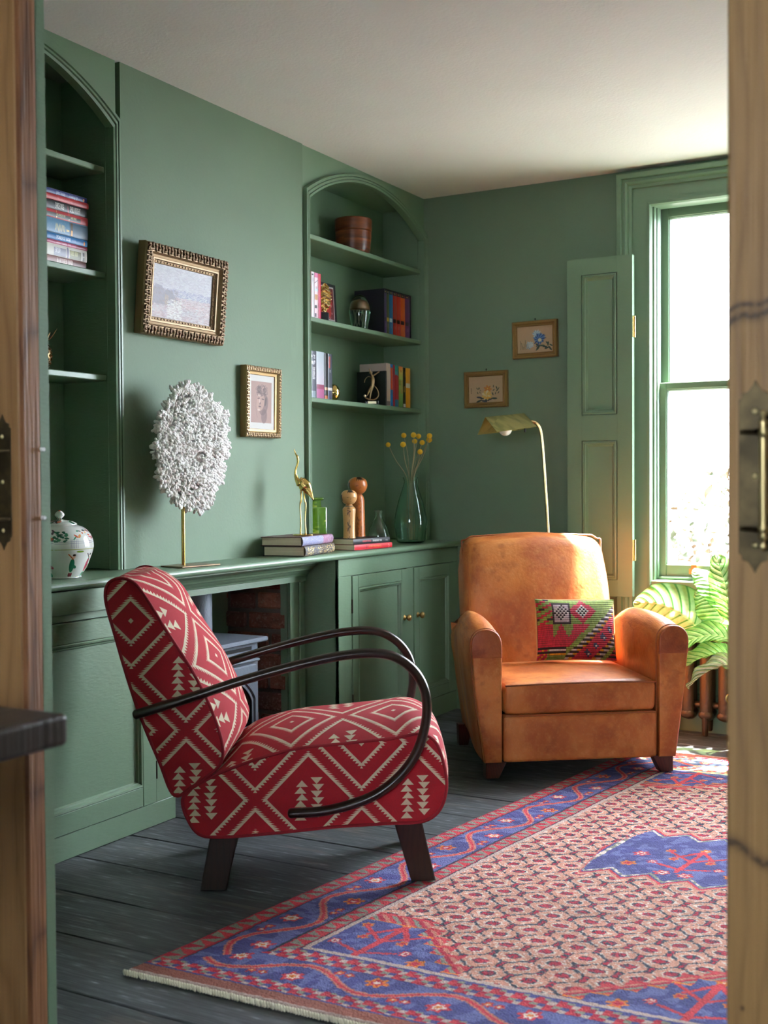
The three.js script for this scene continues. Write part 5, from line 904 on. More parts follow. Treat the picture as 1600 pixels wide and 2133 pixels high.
{ // lower shelf, left end
  const y = SHELVES[0], G = 'upright books at the left end of the lower shelf', S = (label, z0, z1, L, cover, draw, x = -0.032) => { const t = z0 - z1 - 0.0012; standBook(book(label, 'book', L, t, 0.13, cover, draw, { group: G }), L, t, x, y, z0); };
  S('thin black book at the left end of the lower shelf', 0.966, 0.9535, 0.19, 0x20242c, bg(['#20242c', 1]), -0.04);
  S('grey paperback with white vertical lettering on the lower shelf', 0.953, 0.916, 0.191, 0x5b5b68, (g) => { bg(['#5a5a68', 0.85], ['#8b97a0', 0.15])(g); for (let k = 0; k < 16; k++) { g.fillStyle = k % 2 ? '#d9d9de' : '#b9b9c2'; g.fillRect(70 + rr(0, 200), rr(6, 46), rr(16, 40), rr(10, 22)); } T(g, 'DON WINSLOW', 350, 36, '#e6e6ea'); });
  S('pale grey and pink hardback on the lower shelf', 0.915, 0.853, 0.192, 0xb9bcc4, (g) => { const gr = g.createLinearGradient(0, 0, 1024, 0); gr.addColorStop(0, '#a9b7c0'); gr.addColorStop(0.6, '#c3bdc8'); g.fillStyle = gr; g.fillRect(0, 0, 1024, 64); g.fillStyle = '#8f3f5c'; g.fillRect(715, 0, 100, 64); g.fillStyle = '#ab5a86'; g.fillRect(815, 0, 209, 64); });
  S('black paperback with an orange foot band on the lower shelf', 0.852, 0.8265, 0.19, 0x141214, (g) => { bg(['#151315', 0.74], ['#c79a80', 0.06], ['#170f12', 0.12], ['#c06a3a', 0.08])(g); T(g, '· · · · · · · ·', 260, 30, '#6b6a70'); });
  S('slate blue paperback with red lettering beside the gold egg', 0.8255, 0.790, 0.19, 0x3c3f52, (g) => { bg(['#41444f', 0.74], ['#d9cfc9', 0.06], ['#34385a', 0.2])(g); g.fillStyle = '#a8453f'; g.fillRect(60, 26, 260, 16); T(g, 'Novel', 360, 22, '#c8c8d0', { bold: false }); });
}
{ // lower shelf, right end
  const y = SHELVES[0], G = 'upright books at the right end of the lower shelf', S = (label, z0, z1, L, cover, draw, x = -0.034, d = 0.14) => { const t = z0 - z1 - 0.0012; standBook(book(label, 'book', L, t, d, cover, draw, { group: G }), L, t, x, y, z0); };
  S('black book standing behind the golfer figurine', 0.338, 0.324, 0.158, 0x101214, bg(['#121416', 1]), -0.03, 0.15);
  S('beige paperback next to the black book on the lower shelf', 0.323, 0.283, 0.194, 0xb7a49c, (g) => { bg(['#bfa99c', 0.88], ['#6a5a58', 0.1], ['#bfa99c', 0.02])(g); T(g, '·· ···', 90, 20, '#8a7670'); });
  S('slim blue and orange paperback on the lower shelf', 0.282, 0.258, 0.192, 0x1f65a8, bg(['#2a6ab5', 0.08], ['#c9532e', 0.52], ['#1f6fb0', 0.4]));
  S('narrow crimson paperback right of the blue one', 0.257, 0.2425, 0.19, 0x9c2334, bg(['#9c2334', 1]));
  S('teal and red paperback on the lower shelf', 0.2415, 0.204, 0.19, 0x9b2430, (g) => { bg(['#2f8f8c', 0.14], ['#4e8fa6', 0.12], ['#a32732', 0.56], ['#1f6f9c', 0.18])(g); g.fillStyle = '#a32732'; g.beginPath(); g.moveTo(260, 0); g.lineTo(220, 40); g.lineTo(300, 64); g.lineTo(300, 0); g.fill(); });
  S('green and orange paperback with red lettering on the lower shelf', 0.203, 0.162, 0.189, 0x7d8a3a, (g) => { const gr = g.createLinearGradient(0, 0, 1024, 0); gr.addColorStop(0, '#e0662a'); gr.addColorStop(0.12, '#c9a24a'); gr.addColorStop(0.3, '#93a558'); gr.addColorStop(1, '#4f7a38'); g.fillStyle = gr; g.fillRect(0, 0, 1024, 64); T(g, 'A B', 90, 34, '#5a2c1a'); T(g, 'THE MANGO TREES', 330, 34, '#b5402a', { font: 'serif', y: 0.36 }); T(g, 'A NEW NOVEL', 330, 22, '#2c3a1c', { y: 0.76 }); });
  S('black paperback with yellow lettering on the lower shelf', 0.161, 0.136, 0.186, 0x1c120c, (g) => { bg(['#1d130d', 0.9], ['#c9c5bd', 0.08], ['#1d130d', 0.02])(g); T(g, 'Underworld', 100, 24, '#a88a3e', { bold: false, y: 0.36 }); T(g, 'DREAMERS', 470, 30, '#e0a838', { y: 0.6 }); });
  S('yellow paperback at the right end of the lower shelf', 0.135, 0.09, 0.187, 0xc98a1a, (g) => { bg(['#d3911f', 0.38], ['#cfcac0', 0.11], ['#d3911f', 0.51])(g); T(g, '◦', 440, 30, '#5a5a60'); });
}
{ // books lying on the mantel
  const y = MT;
  const b1 = book('thick old book with worn gilt dark spine, lower on the mantel', 'book', 0.30, 0.037, 0.165, 0x3a3226, (g) => { bg(['#55555c', 0.5], ['#4a4038', 0.5])(g); for (let k = 0; k < 900; k++) { g.fillStyle = ['#8c8a92', '#3a3430', '#c8a24a', '#6a6872'][k % 4]; g.fillRect(rr(0, 1024), rr(0, 64), rr(3, 18), rr(1, 4)); } for (let k = 0; k < 160; k++) { g.fillStyle = k % 2 ? '#d9b85c' : '#f0dc9a'; const q = rnd(); g.fillRect((q < 0.4 ? rr(90, 260) : q < 0.6 ? rr(430, 560) : rr(640, 1000)), rr(6, 58), rr(4, 22), rr(2, 5)); } }, { old: true, hard: true });
  const b2 = book('old book with lilac and rose faded spine under the gold bird', 'book', 0.296, 0.034, 0.165, 0x5b2f34, (g) => { bg(['#8486a6', 0.66], ['#96607c', 0.24], ['#7f5570', 0.1])(g); for (let k = 0; k < 1100; k++) { g.fillStyle = ['#a8a6b6', '#73749a', '#c3b8b4', '#8a7f96'][k % 4]; g.globalAlpha = 0.5; g.fillRect(rr(0, 1024), rr(0, 64), rr(3, 22), rr(1, 4)); } g.globalAlpha = 1; T(g, '8', 900, 22, '#caa9a0'); }, { old: true, hard: true });
  layBook(b1, 0.1635, y + 0.0006, 1.216, 0.185); layBook(b2, 0.1585, y + 0.0382, 1.222, 0.165);
  const b3 = book('bright red paperback lying under the black one on the mantel', 'book', 0.272, 0.0215, 0.15, 0xa91f27, (g) => { bg(['#cf2430', 1])(g); T(g, 'A LONG  TITLE ROMANCE', 380, 26, '#e8903c', { font: 'serif' }); g.strokeStyle = '#f0dcc8'; g.lineWidth = 3; g.beginPath(); g.arc(930, 32, 16, 0, 7); g.stroke(); T(g, '21', 300, 34, '#5a1016', { font: 'serif' }); }, {});
  const b4 = book('black paperback with red author name lying on the mantel stack', 'book', 0.258, 0.022, 0.15, 0x1b1b1e, (g) => { bg(['#1e1e21', 1])(g); T(g, 'MARGARET ATWOOD', 250, 24, '#c6343c'); T(g, "THE HANDMAID'S TALE", 530, 24, '#d8d8d4'); T(g, 'vintage', 900, 20, '#b0b0ac', { bold: false }); }, {});
  layBook(b3, 0.17, y + 0.0006, 0.806, -0.085); layBook(b4, 0.165, y + 0.0228, 0.812, -0.095);
}
// ---------------------------------------------------------------- ornaments on the mantel
{ // coral on a brass stand
  const t = thing('coral_sculpture', 'white branching coral disc on a brass rod and plate', 'sculpture', [0.112, MT + 0.0006, 1.925], LW - 0.12);
  const gold = std(lin([0.62, 0.40, 0.13]), 0.25, { metalness: 1 });
  mesh('base_plate', cb(-0.088, 0.088, 0, 0.004, -0.05, 0.05, 0.0008), std(lin([0.30, 0.20, 0.13]), 0.35, { metalness: 0.9 }), t);
  mesh('rod', new THREE.CylinderGeometry(0.0062, 0.0062, 0.30, 18).translate(-0.028, 0.154, -0.006), gold, t);
  const g = [], cx = 0.012, cy = 0.386;
  const outline = [[90, 0.225], [75, 0.205], [60, 0.20], [40, 0.205], [22, 0.185], [5, 0.165], [-15, 0.16], [-35, 0.168], [-55, 0.185], [-70, 0.205], [-85, 0.222], [-100, 0.205], [-120, 0.2], [-140, 0.19], [-160, 0.175], [180, 0.172], [160, 0.175], [140, 0.18], [120, 0.2], [105, 0.215]].map(([a, r]) => [((a % 360) + 360) % 360, r]).sort((a, b) => a[0] - b[0]);
  const rad = (a) => { a = ((a * 180 / Math.PI) % 360 + 360) % 360; for (let i = 0; i < outline.length; i++) { const [a0, r0] = outline[i], n = outline[(i + 1) % outline.length], a1 = n[0] + (i + 1 === outline.length ? 360 : 0); const aa = a < outline[0][0] ? a + 360 : a; if (aa >= a0 && aa <= a1) return mix(r0, n[1], (aa - a0) / (a1 - a0)); } return 0.18; };
  const core = surf((u, v) => { const a = u * Math.PI * 2, s = v < 0.5 ? 1 : -1, q = v < 0.5 ? v * 2 : 2 - v * 2, r = (rad(a) - 0.03) * q; return [cx + Math.cos(a) * r, cy + Math.sin(a) * r, s * 0.014 * Math.sqrt(Math.max(0, 1 - q * q)) - 0.004]; }, 48, 16); g.push(core.toNonIndexed());
  const finger = (p, dir, l, r) => { const q = new THREE.Quaternion().setFromUnitVectors(V(0, 1, 0), dir), c = lathe([[r * 0.9, 0], [r, l * 0.6], [r * 0.95, l * 0.82], [r * 0.6, l * 0.97], [0.0001, l * 1.03]], 7); c.applyQuaternion(q); c.translate(p.x, p.y, p.z); return c; };
  for (let i = 0; i < 3000; i++) {
    const a = rnd() * Math.PI * 2, q = Math.sqrt(rnd()), R = rad(a) - 0.012 + 0.014 * Math.sin(a * 17) * Math.sin(a * 7), r = R * q, x = Math.cos(a) * r, y = Math.sin(a) * r;
    const hx = x - 0.022, hy = y + 0.035, hole = Math.hypot(hx / 0.9, hy / 1.3); if (hole < 0.03 && rnd() < 0.5) continue;
    const side = rnd() < 0.78 ? 1 : -1, ridge = 0.03 * (fbm(x * 28 + 9, y * 28 + 9, 91, 3) - 0.2), rim = sstep(0.55, 1, q);
    const d = V(Math.cos(a) * (0.1 + 0.9 * rim) + rr(-0.55, 0.55), Math.sin(a) * (0.1 + 0.9 * rim) + rr(-0.55, 0.55), side * (1.1 - 0.7 * rim) + rr(-0.2, 0.2)).normalize();
    g.push(finger(V(cx + x, cy + y, side * (0.008 + ridge * (1 - rim)) - 0.004), d, rr(0.010, 0.019), rr(0.0042, 0.0062)));
  }
  const cm = mesh('coral', merge(g), phys(lin([0.86, 0.84, 0.81]), 0.55, {}), t);
}
{ // gilded crane
  const t = thing('crane_figurine', 'gold crane figurine with raised beak standing on old books', 'figurine', [0.122, MT + 0.0732, 1.262], 0.5);
  const gold = std(lin([0.78, 0.53, 0.18]), 0.2, { metalness: 1 });
  mesh('base', lathe([[0.0001, 0.006], [0.022, 0.0055], [0.037, 0.004], [0.039, 0.0015], [0.037, 0], [0.0001, 0]], 36).scale(1, 1, 0.62), gold, t);
  mesh('neck', sweep([[-0.031, 0.325, 0], [-0.027, 0.311, 0], [-0.0195, 0.297, 0], [-0.0175, 0.285, 0], [-0.021, 0.265, 0], [-0.0265, 0.247, 0], [-0.0265, 0.23, 0], [-0.021, 0.212, 0], [-0.01, 0.196, 0]], [0.0012, 0.0022, 0.0052, 0.0046, 0.0037, 0.0042, 0.0055, 0.009, 0.016], 50, 12), gold, t);
  mesh('body', sweep([[-0.016, 0.203, 0], [-0.004, 0.199, 0], [0.010, 0.186, 0], [0.022, 0.168, 0], [0.032, 0.145, 0]], [[0.010, 0.011], [0.022, 0.018], [0.024, 0.02], [0.016, 0.014], [0.004, 0.004]], 30, 18, { up: V(0, 1, 0) }), gold, t);
  for (const s of [-1, 1]) {
    const w = new THREE.Group(); w.name = 'wing'; t.add(w); const fe = [];
    for (let k = 0; k < 5; k++) for (let j = 0; j < 4; j++) { const e = new THREE.SphereGeometry(1, 8, 6); e.scale(0.0085 + 0.0012 * k, 0.0036, 0.0022); e.rotateZ(-0.85 - 0.06 * j); e.translate(-0.002 + k * 0.0075 + j * 0.002, 0.213 - k * 0.0115 - j * 0.0075, s * (0.0165 - 0.0008 * k)); fe.push(e); }
    mesh('feathers', merge(fe), gold, w);
    mesh('leg', sweep([[s * 0.006 - 0.002, 0.182, s * 0.006], [s * 0.007, 0.135, s * 0.006], [s * 0.0075 + 0.003 * s, 0.12, s * 0.006], [s * 0.009, 0.06, s * 0.007], [s * 0.0105, 0.005, s * 0.008]], [0.0042, 0.0028, 0.0036, 0.0024, 0.0026, 0.003], 40, 8), gold, t);
  }
}
{ // green ceramic bottle
  const t = thing('ceramic_bottle', 'glossy green square ceramic bottle behind the gold crane', 'bottle', [-0.07, MT + 0.0006, 0.875], LW - 0.45);
  const glaze = phys(0xffffff, 0.12, { clearcoat: 1, clearcoatRoughness: 0.05, map: tex(128, 256, (u, v) => mix3(mix3(hex(0x3f6214), hex(0x5a8020), fbm(u * 4, v * 6, 901, 4)), hex(0x8a9a3a), sstep(0.62, 0.75, fbm(u * 2, v * 9, 907, 3))), { size: [0.12, 0.2] }) });
  mesh('body', softBox(0.084, 0.172, 0.06, 0.007, [10, 14, 8]).translate(0, 0.086, 0), glaze, t);
  mesh('neck', uvBox(flat(new THREE.CylinderGeometry(0.024, 0.028, 0.03, 4, 1).rotateY(Math.PI / 4).scale(1.1, 1, 0.8))).translate(0, 0.186, 0), glaze, t);
  mesh('lip', softBox(0.064, 0.013, 0.042, 0.005, [8, 4, 8]).translate(0, 0.205, 0), glaze, t);
}
function doll(label, pos, turn, p) {
  const t = thing('kokeshi_doll', label, 'doll', pos, turn, 'wooden dolls on the mantel');
  const wood = (draw) => std(0xffffff, 0.3, { map: canvasTex(512, 256, draw) });
  const grain = (g, W, Hh, c) => { g.fillStyle = css(c); g.fillRect(0, 0, W, Hh); for (let k = 0; k < 240; k++) { const d = rr(-12, 12); g.fillStyle = css([c[0] + d, c[1] + d, c[2] + d]); g.fillRect(rr(0, W), rr(0, Hh), rr(10, 80), rr(1, 3)); } };
  mesh('body', lathe(smoothProf(p.body, 50), 36), wood((g, W, Hh) => { grain(g, W, Hh, p.col); p.paint(g, W, Hh); }), t);
  const head = smoothProf([[0.0002, -0.97], [0.45, -0.93], [0.8, -0.62], [0.98, -0.15], [1.0, 0.2], [0.86, 0.62], [0.5, 0.9], [0.0002, 1.0]], 40).map(([r, y]) => [r * p.hr, y * p.hr * 0.92 + p.hy]);
  mesh('head', lathe(head, 40), wood((g, W, Hh) => {
    grain(g, W, Hh, p.col.map((e) => e * 0.98)); g.fillStyle = '#191512';
    g.fillRect(0, 0, W, Hh * 0.10); g.beginPath(); g.ellipse(W * 0.5, Hh * 0.1, W * 0.085, Hh * 0.17, 0, 0, 7); g.fill(); for (let k = -2; k <= 2; k++) { g.beginPath(); g.moveTo(W * (0.5 + k * 0.03 - 0.018), Hh * 0.2); g.lineTo(W * (0.5 + k * 0.036), Hh * 0.34); g.lineTo(W * (0.5 + k * 0.03 + 0.018), Hh * 0.2); g.fill(); }
    for (const s of [-1, 1]) { g.fillRect(W * (0.5 + s * 0.24) - 20, Hh * 0.38, 40, Hh * 0.27); for (let k = 0; k < 4; k++) { g.beginPath(); g.moveTo(W * (0.5 + s * 0.24) - 20 + k * 10, Hh * 0.65); g.lineTo(W * (0.5 + s * 0.24) - 15 + k * 10, Hh * 0.72); g.lineTo(W * (0.5 + s * 0.24) - 10 + k * 10, Hh * 0.65); g.fill(); } }
    g.fillRect(0, Hh * 0.1, W * 0.1, Hh * 0.6); g.fillRect(W * 0.9, Hh * 0.1, W * 0.1, Hh * 0.6);
    g.strokeStyle = '#3a2418'; g.lineWidth = 2.5; for (const s of [-1, 1]) { g.beginPath(); g.moveTo(W * 0.5 + s * 18, Hh * 0.52); g.quadraticCurveTo(W * 0.5 + s * 32, Hh * 0.49, W * 0.5 + s * 46, Hh * 0.53); g.stroke(); g.beginPath(); g.arc(W * 0.5 + s * 33, Hh * 0.53, 3, 0, 7); g.stroke(); } g.beginPath(); g.moveTo(W * 0.5 - 3, Hh * 0.55); g.lineTo(W * 0.5 - 6, Hh * 0.63); g.stroke(); g.strokeStyle = '#8e2f22'; g.beginPath(); g.moveTo(W * 0.5 - 9, Hh * 0.7); g.lineTo(W * 0.5 + 9, Hh * 0.7); g.stroke();
  }), t);
}
doll('taller orange-brown wooden doll with a big round head', [0.048, MT + 0.0462, 0.726], Math.PI + 0.85, { col: [186, 106, 50], hr: 0.0405, hy: 0.213, body: [[0.0002, 0], [0.029, 0.0005], [0.0305, 0.006], [0.0295, 0.06], [0.0285, 0.12], [0.0275, 0.15], [0.022, 0.17], [0.013, 0.178], [0.0002, 0.181]], paint: (g, W, Hh) => { g.fillStyle = '#3a2a1c'; g.globalAlpha = 0.75; for (let k = 0; k < 50; k++) { g.beginPath(); g.arc(W * 0.42 + rr(-60, 60), rr(Hh * 0.3, Hh * 0.75), rr(1, 4), 0, 7); g.fill(); } g.globalAlpha = 0.5; for (let k = 0; k < 40; k++) g.fillRect(rr(0, W), rr(Hh * 0.8, Hh * 0.9), rr(10, 50), 3); g.globalAlpha = 1; } });
doll('smaller pale wooden doll with a dark banded neck and painted leaves', [0.108, MT + 0.0462, 0.898], Math.PI + 0.8, { col: [202, 152, 96], hr: 0.033, hy: 0.167, body: [[0.0002, 0], [0.0235, 0.0005], [0.0245, 0.005], [0.0235, 0.04], [0.0245, 0.08], [0.0265, 0.112], [0.0262, 0.119], [0.022, 0.125], [0.016, 0.131], [0.011, 0.138], [0.0002, 0.14]], paint: (g, W, Hh) => { g.fillStyle = '#2a201c'; g.fillRect(0, Hh * 0.18, W, 6); g.fillRect(0, Hh * 0.225, W, 3); g.fillStyle = '#5c6a72'; g.fillRect(0, Hh * 0.2, W, 4); g.fillStyle = '#332a2c'; for (let k = 0; k < 4; k++) for (let j = 0; j < 5; j++) { const a = j / 5 * 6.28; g.beginPath(); g.ellipse(W * 0.45 + Math.cos(a) * 14, Hh * (0.34 + k * 0.17) + Math.sin(a) * 11, 9, 4, a, 0, 7); g.fill(); } } });
// ---------------------------------------------------------------- glass
const clearGlass = phys(0xffffff, 0.03, { transmission: 1, thickness: 0.004, ior: 1.48, attenuationColor: new THREE.Color(0.82, 0.93, 0.88), attenuationDistance: 0.02 });
const greenGlass = phys(0xffffff, 0.03, { transmission: 1, thickness: 0.004, ior: 1.5, attenuationColor: new THREE.Color(0.22, 0.62, 0.42), attenuationDistance: 0.016 });
const hollow = (outer, th) => { const o = smoothProf(outer, 46), inn = o.filter(([, y]) => y > th * 1.2).map(([r, y]) => [Math.max(r - th, 0.0003), y]); return lathe([[0.0002, o[0][1]], ...o, ...inn.reverse(), [0.0002, inn[inn.length - 1][1]]], 48); };
tag(mesh('glass_vase', hollow([[0.03, 0], [0.044, 0.004], [0.0505, 0.024], [0.046, 0.053], [0.03, 0.088], [0.0175, 0.115], [0.015, 0.131], [0.02, 0.146]], 0.003), clearGlass), 'small clear glass bud vase beside the wooden dolls', 'vase').position.set(-0.03, MT + 0.002, 0.41);
const vaseAt = [0.088, MT + 0.002, 0.328];
tag(mesh('glass_vase', hollow([[0.05, 0], [0.062, 0.006], [0.066, 0.03], [0.0735, 0.075], [0.071, 0.12], [0.057, 0.18], [0.041, 0.23], [0.031, 0.262], [0.029, 0.278], [0.0335, 0.288], [0.034, 0.293]], 0.0032), greenGlass), 'green glass vase holding yellow button flowers', 'vase').position.set(...vaseAt);
{ // yellow button flowers
  const stemM = std(lin([0.30, 0.25, 0.14]), 0.8), ballM = std(lin([0.72, 0.42, 0.02]), 0.85);
  const right = V(0.873, 0, -0.487), up = V(0, 1, 0), fw = V(0.487, 0, 0.873), base = V(...vaseAt), px = 0.00214;
  const heads = [[815, 931, 0], [848, 911, -0.02], [846, 931, 0.02], [868, 911, 0.015], [879, 913, -0.02], [871, 923, -0.05], [886, 927, 0.01], [901, 913, 0.02], [901, 921, -0.01], [881, 947, 0.045]];
  heads.forEach(([x, y, dz], k) => {
    const R = rr(0.0105, 0.0125), hp = base.clone().addScaledVector(right, (x - 861) * px).addScaledVector(up, 0.293 + (1000 - y) * px * 0.985).addScaledVector(fw, dz);
    const t = thing('button_flower', `yellow button flower on a dry stem, ${['leftmost and lowest-leaning one', 'second highest on the left', 'just below the tall left one', 'in the middle of the top cluster', 'top right of the middle cluster', 'tucked under the middle cluster', 'right of centre below the cluster', 'highest at the far right', 'lower of the far right pair', 'lowest one right of centre'][k]}`, 'flower', [base.x, base.y + 0.006, base.z], 0, 'yellow button flowers in the green vase');
    const h = hp.sub(V(base.x, base.y + 0.006, base.z)), hx = h.dot(right), hf = h.dot(fw), mouth = V(0, 0, 0).addScaledVector(right, clamp(hx * 0.17, -0.021, 0.02)).addScaledVector(fw, clamp(hf * 0.42, -0.014, 0.016)); mouth.y = 0.285;
    const foot = mouth.clone().multiplyScalar(0.55).add(V(((k * 7) % 5 - 2) * 0.0035, 0, ((k * 3) % 5 - 2) * 0.0035)); foot.y = 0.008;
    const mid = mouth.clone().lerp(h, 0.55).addScaledVector(right, (k % 2 ? 0.006 : -0.005));
    mesh('stem', sweep([foot, mouth.clone().lerp(foot, 0.5), mouth, mid, h], [0.0015, 0.0016, 0.0018, 0.0017, 0.0015], 40, 6), stemM, t);
    const g = [new THREE.SphereGeometry(R * 0.93, 16, 12)]; for (let i = 0; i < 90; i++) { const y2 = 1 - 2 * (i + 0.5) / 90, a = i * 2.39996, r = Math.sqrt(1 - y2 * y2); g.push(new THREE.IcosahedronGeometry(R * 0.15, 0).translate(R * 0.93 * r * Math.cos(a), R * 0.93 * y2, R * 0.93 * r * Math.sin(a))); }
    place(mesh('flower_head', merge(g), ballM, t), h.x, h.y, h.z);
  });
}
{ // lidded porcelain jar
  const t = thing('porcelain_jar', 'round white lidded porcelain jar painted with green figures', 'jar', [0.065, MT + 0.0006, 2.472], LW + 0.62);
  const glaze = (m) => phys(0xffffff, 0.1, { map: m, clearcoat: 1, clearcoatRoughness: 0.04 });
  const body = canvasTex(1024, 512, (g, W, Hh) => {
    g.fillStyle = '#d9d9d4'; g.fillRect(0, 0, W, Hh);
    const blob = (x, y, a, b, c, r = 0) => { g.fillStyle = c; g.beginPath(); g.ellipse(x, y, a, b, r, 0, 7); g.fill(); };
    for (let q = 0; q < 4; q++) { const o = q * 256;
      g.strokeStyle = '#7d7c98'; g.lineWidth = 2; g.beginPath(); g.moveTo(o, 178); g.lineTo(o + 250, 172); g.stroke(); g.beginPath(); g.moveTo(o, 190); g.lineTo(o + 250, 184); g.stroke(); for (let k = 0; k < 5; k++) { g.beginPath(); g.moveTo(o + 80 + k * 9, 160); g.lineTo(o + 78 + k * 9, 225); g.stroke(); }
      g.fillStyle = '#a3a860'; g.fillRect(o, 232, 250, 5);
      for (let k = 0; k < 40; k++) blob(o + 30 + rr(-34, 34), 140 + rr(-34, 34), rr(5, 11), rr(4, 8), k % 3 ? '#1d5a48' : '#2f7a56');
      for (let k = 0; k < 18; k++) blob(o + rr(90, 250), rr(90, 160), rr(6, 18), rr(3, 8), ['#c9573a', '#5a4a56', '#d98a4a', '#3d8a6a', '#c05a6a'][k % 5], rr(0, 3));
      // small figures
      for (const [fx, rob, leg, hat] of [[92, '#1f6a4c', '#8e2438', '#b5582a'], [212, '#c23a5e', '#2f9a7c', '#222222']]) { blob(o + fx, 318, 16, 34, rob); blob(o + fx + 18, 322, 14, 8, rob, 0.5); blob(o + fx - 7, 372, 8, 18, leg); blob(o + fx + 7, 372, 8, 18, leg); blob(o + fx + 6, 276, 8, 9, '#dcb09a'); blob(o + fx + 6, 268, 8, 5, '#26201e'); g.strokeStyle = hat; g.lineWidth = 5; g.beginPath(); g.moveTo(o + fx - 26, 262); g.lineTo(o + fx + 4, 288); g.stroke(); }
      blob(o + 60, 430, 34, 12, '#5f7a70'); blob(o + 90, 452, 26, 6, '#8ca04a'); blob(o + 160, 392, 18, 5, '#8ca04a'); blob(o + 190, 440, 30, 6, '#7f9aa8', -0.5); blob(o + 130, 250, 22, 6, '#7d9a3c'); }
  });
  mesh('body', lathe(smoothProf([[0.0002, 0], [0.056, 0], [0.062, 0.006], [0.079, 0.035], [0.094, 0.075], [0.0965, 0.1], [0.088, 0.127], [0.068, 0.146], [0.046, 0.155]], 60), 56), glaze(body), t);
  const lid = canvasTex(512, 128, (g, W, Hh) => { g.fillStyle = '#d9d9d4'; g.fillRect(0, 0, W, Hh); for (let k = 0; k < 40; k++) { g.fillStyle = ['#1d6a50', '#c9573a', '#5a4a56'][k % 3]; g.beginPath(); g.ellipse(rr(0, W), rr(60, 120), rr(8, 22), rr(4, 9), rr(0, 3), 0, 7); g.fill(); } g.fillStyle = '#c8402a'; g.fillRect(0, 0, W, 12); });
  mesh('lid', lathe([[0.05, 0.1535], [0.05, 0.157], [0.04, 0.163], [0.02, 0.168], [0.007, 0.169], [0.0065, 0.172], [0.011, 0.176], [0.0145, 0.182], [0.012, 0.188], [0.006, 0.193], [0.0002, 0.196]], 40), glaze(lid), t);
}
// ---------------------------------------------------------------- ornaments on the shelves
{
  const t = thing('wooden_pot', 'turned reddish wooden pot with lid line on the top shelf', 'pot', [-0.112, SHELVES[2] + 0.0006, 0.476]);
  const wm = std(0xffffff, 0.35, { map: tex(256, 512, (u, v) => { const n = fbm(u * 6, v * 16, 951, 4, 6, 16), s = fbm(u * 2 + v, v * 26, 957, 3); return mix3(hex(0x4a2110), hex(0x9a5226), clamp(1.6 * (0.6 * n + 0.4 * s) - 0.35)); }, { repeat: true }) });
  mesh('body', lathe(smoothProf([[0.0002, 0], [0.05, 0], [0.066, 0.008], [0.074, 0.03], [0.078, 0.07], [0.0795, 0.105]], 30), 44), wm, t);
  mesh('lid', lathe([[0.076, 0.105], [0.076, 0.1075], [0.081, 0.109], [0.0815, 0.113], [0.0825, 0.158], [0.080, 0.162], [0.068, 0.162], [0.066, 0.155], [0.0002, 0.153]], 44), wm, t);
}
{ // black-framed red print leaning at the back
  const art = canvasTex(256, 288, (g, W, Hh) => { g.fillStyle = '#c9bfc0'; g.fillRect(0, 0, W, Hh); g.fillStyle = '#6e2028'; g.fillRect(16, 16, W - 32, Hh - 32); g.fillStyle = '#b62a26'; g.beginPath(); g.ellipse(150, 130, 66, 44, 0.3, 0, 7); g.fill(); g.beginPath(); g.ellipse(140, 205, 46, 60, 0, 0, 7); g.fill(); g.strokeStyle = '#c98f84'; g.lineWidth = 22; g.beginPath(); g.arc(140, 250, 100, 4.2, 5.3); g.stroke(); g.lineWidth = 6; g.strokeStyle = '#c9879a'; for (const [x, y] of [[170, 60], [200, 210], [160, 250]]) { g.beginPath(); g.arc(x, y, 16, 0, 3); g.stroke(); } });
  picture('picture', 'small black frame with a red print on the middle shelf', artMat(art, 0.3), 0.128, 0.168, [[0, 0], [0, 0.014], [0.012, 0.014], [0.012, 0.010]], { frame: std(0x0d0d10, 0.35) }, [-0.085, SHELVES[1] + 0.0855, 0.757], LW, -0.06, {});
}
{
  const t = thing('feather_ornament', 'upright gold feather on a dark stone block, middle shelf', 'ornament', [-0.043, SHELVES[1] + 0.0006, 0.842], LW - 0.9);
  mesh('stone_block', softBox(0.042, 0.034, 0.03, 0.004, [8, 6, 6], (q) => { q.x += 0.003 * vnoise(q.y * 90, q.z * 90, 3); }).translate(0, 0.017, 0), std(0x22232a, 0.4, { bumpMap: rollerBump, bumpScale: 0.004 }), t);
  mesh('feather', surf((u, v) => { const w = 0.026 * Math.pow(Math.sin(Math.PI * clamp(0.06 + 0.94 * v)), 0.6) * (1 + 0.12 * Math.sin(v * 60)), s = u * 2 - 1; return [s * w + 0.008 * Math.sin(v * 2.4), 0.036 + v * 0.12, 0.006 * Math.sin(Math.abs(s) * 3 + v * 26) + 0.004]; }, 12, 60), std(lin([0.80, 0.62, 0.30]), 0.25, { metalness: 1, side: THREE.DoubleSide }), t);
  mesh('quill', sweep([[0, 0.03, 0.004], [0.004, 0.09, 0.006], [0.006, 0.156, 0.004]], [0.0016, 0.0008], 16, 6), std(lin([0.80, 0.62, 0.30]), 0.25, { metalness: 1 }), t);
}
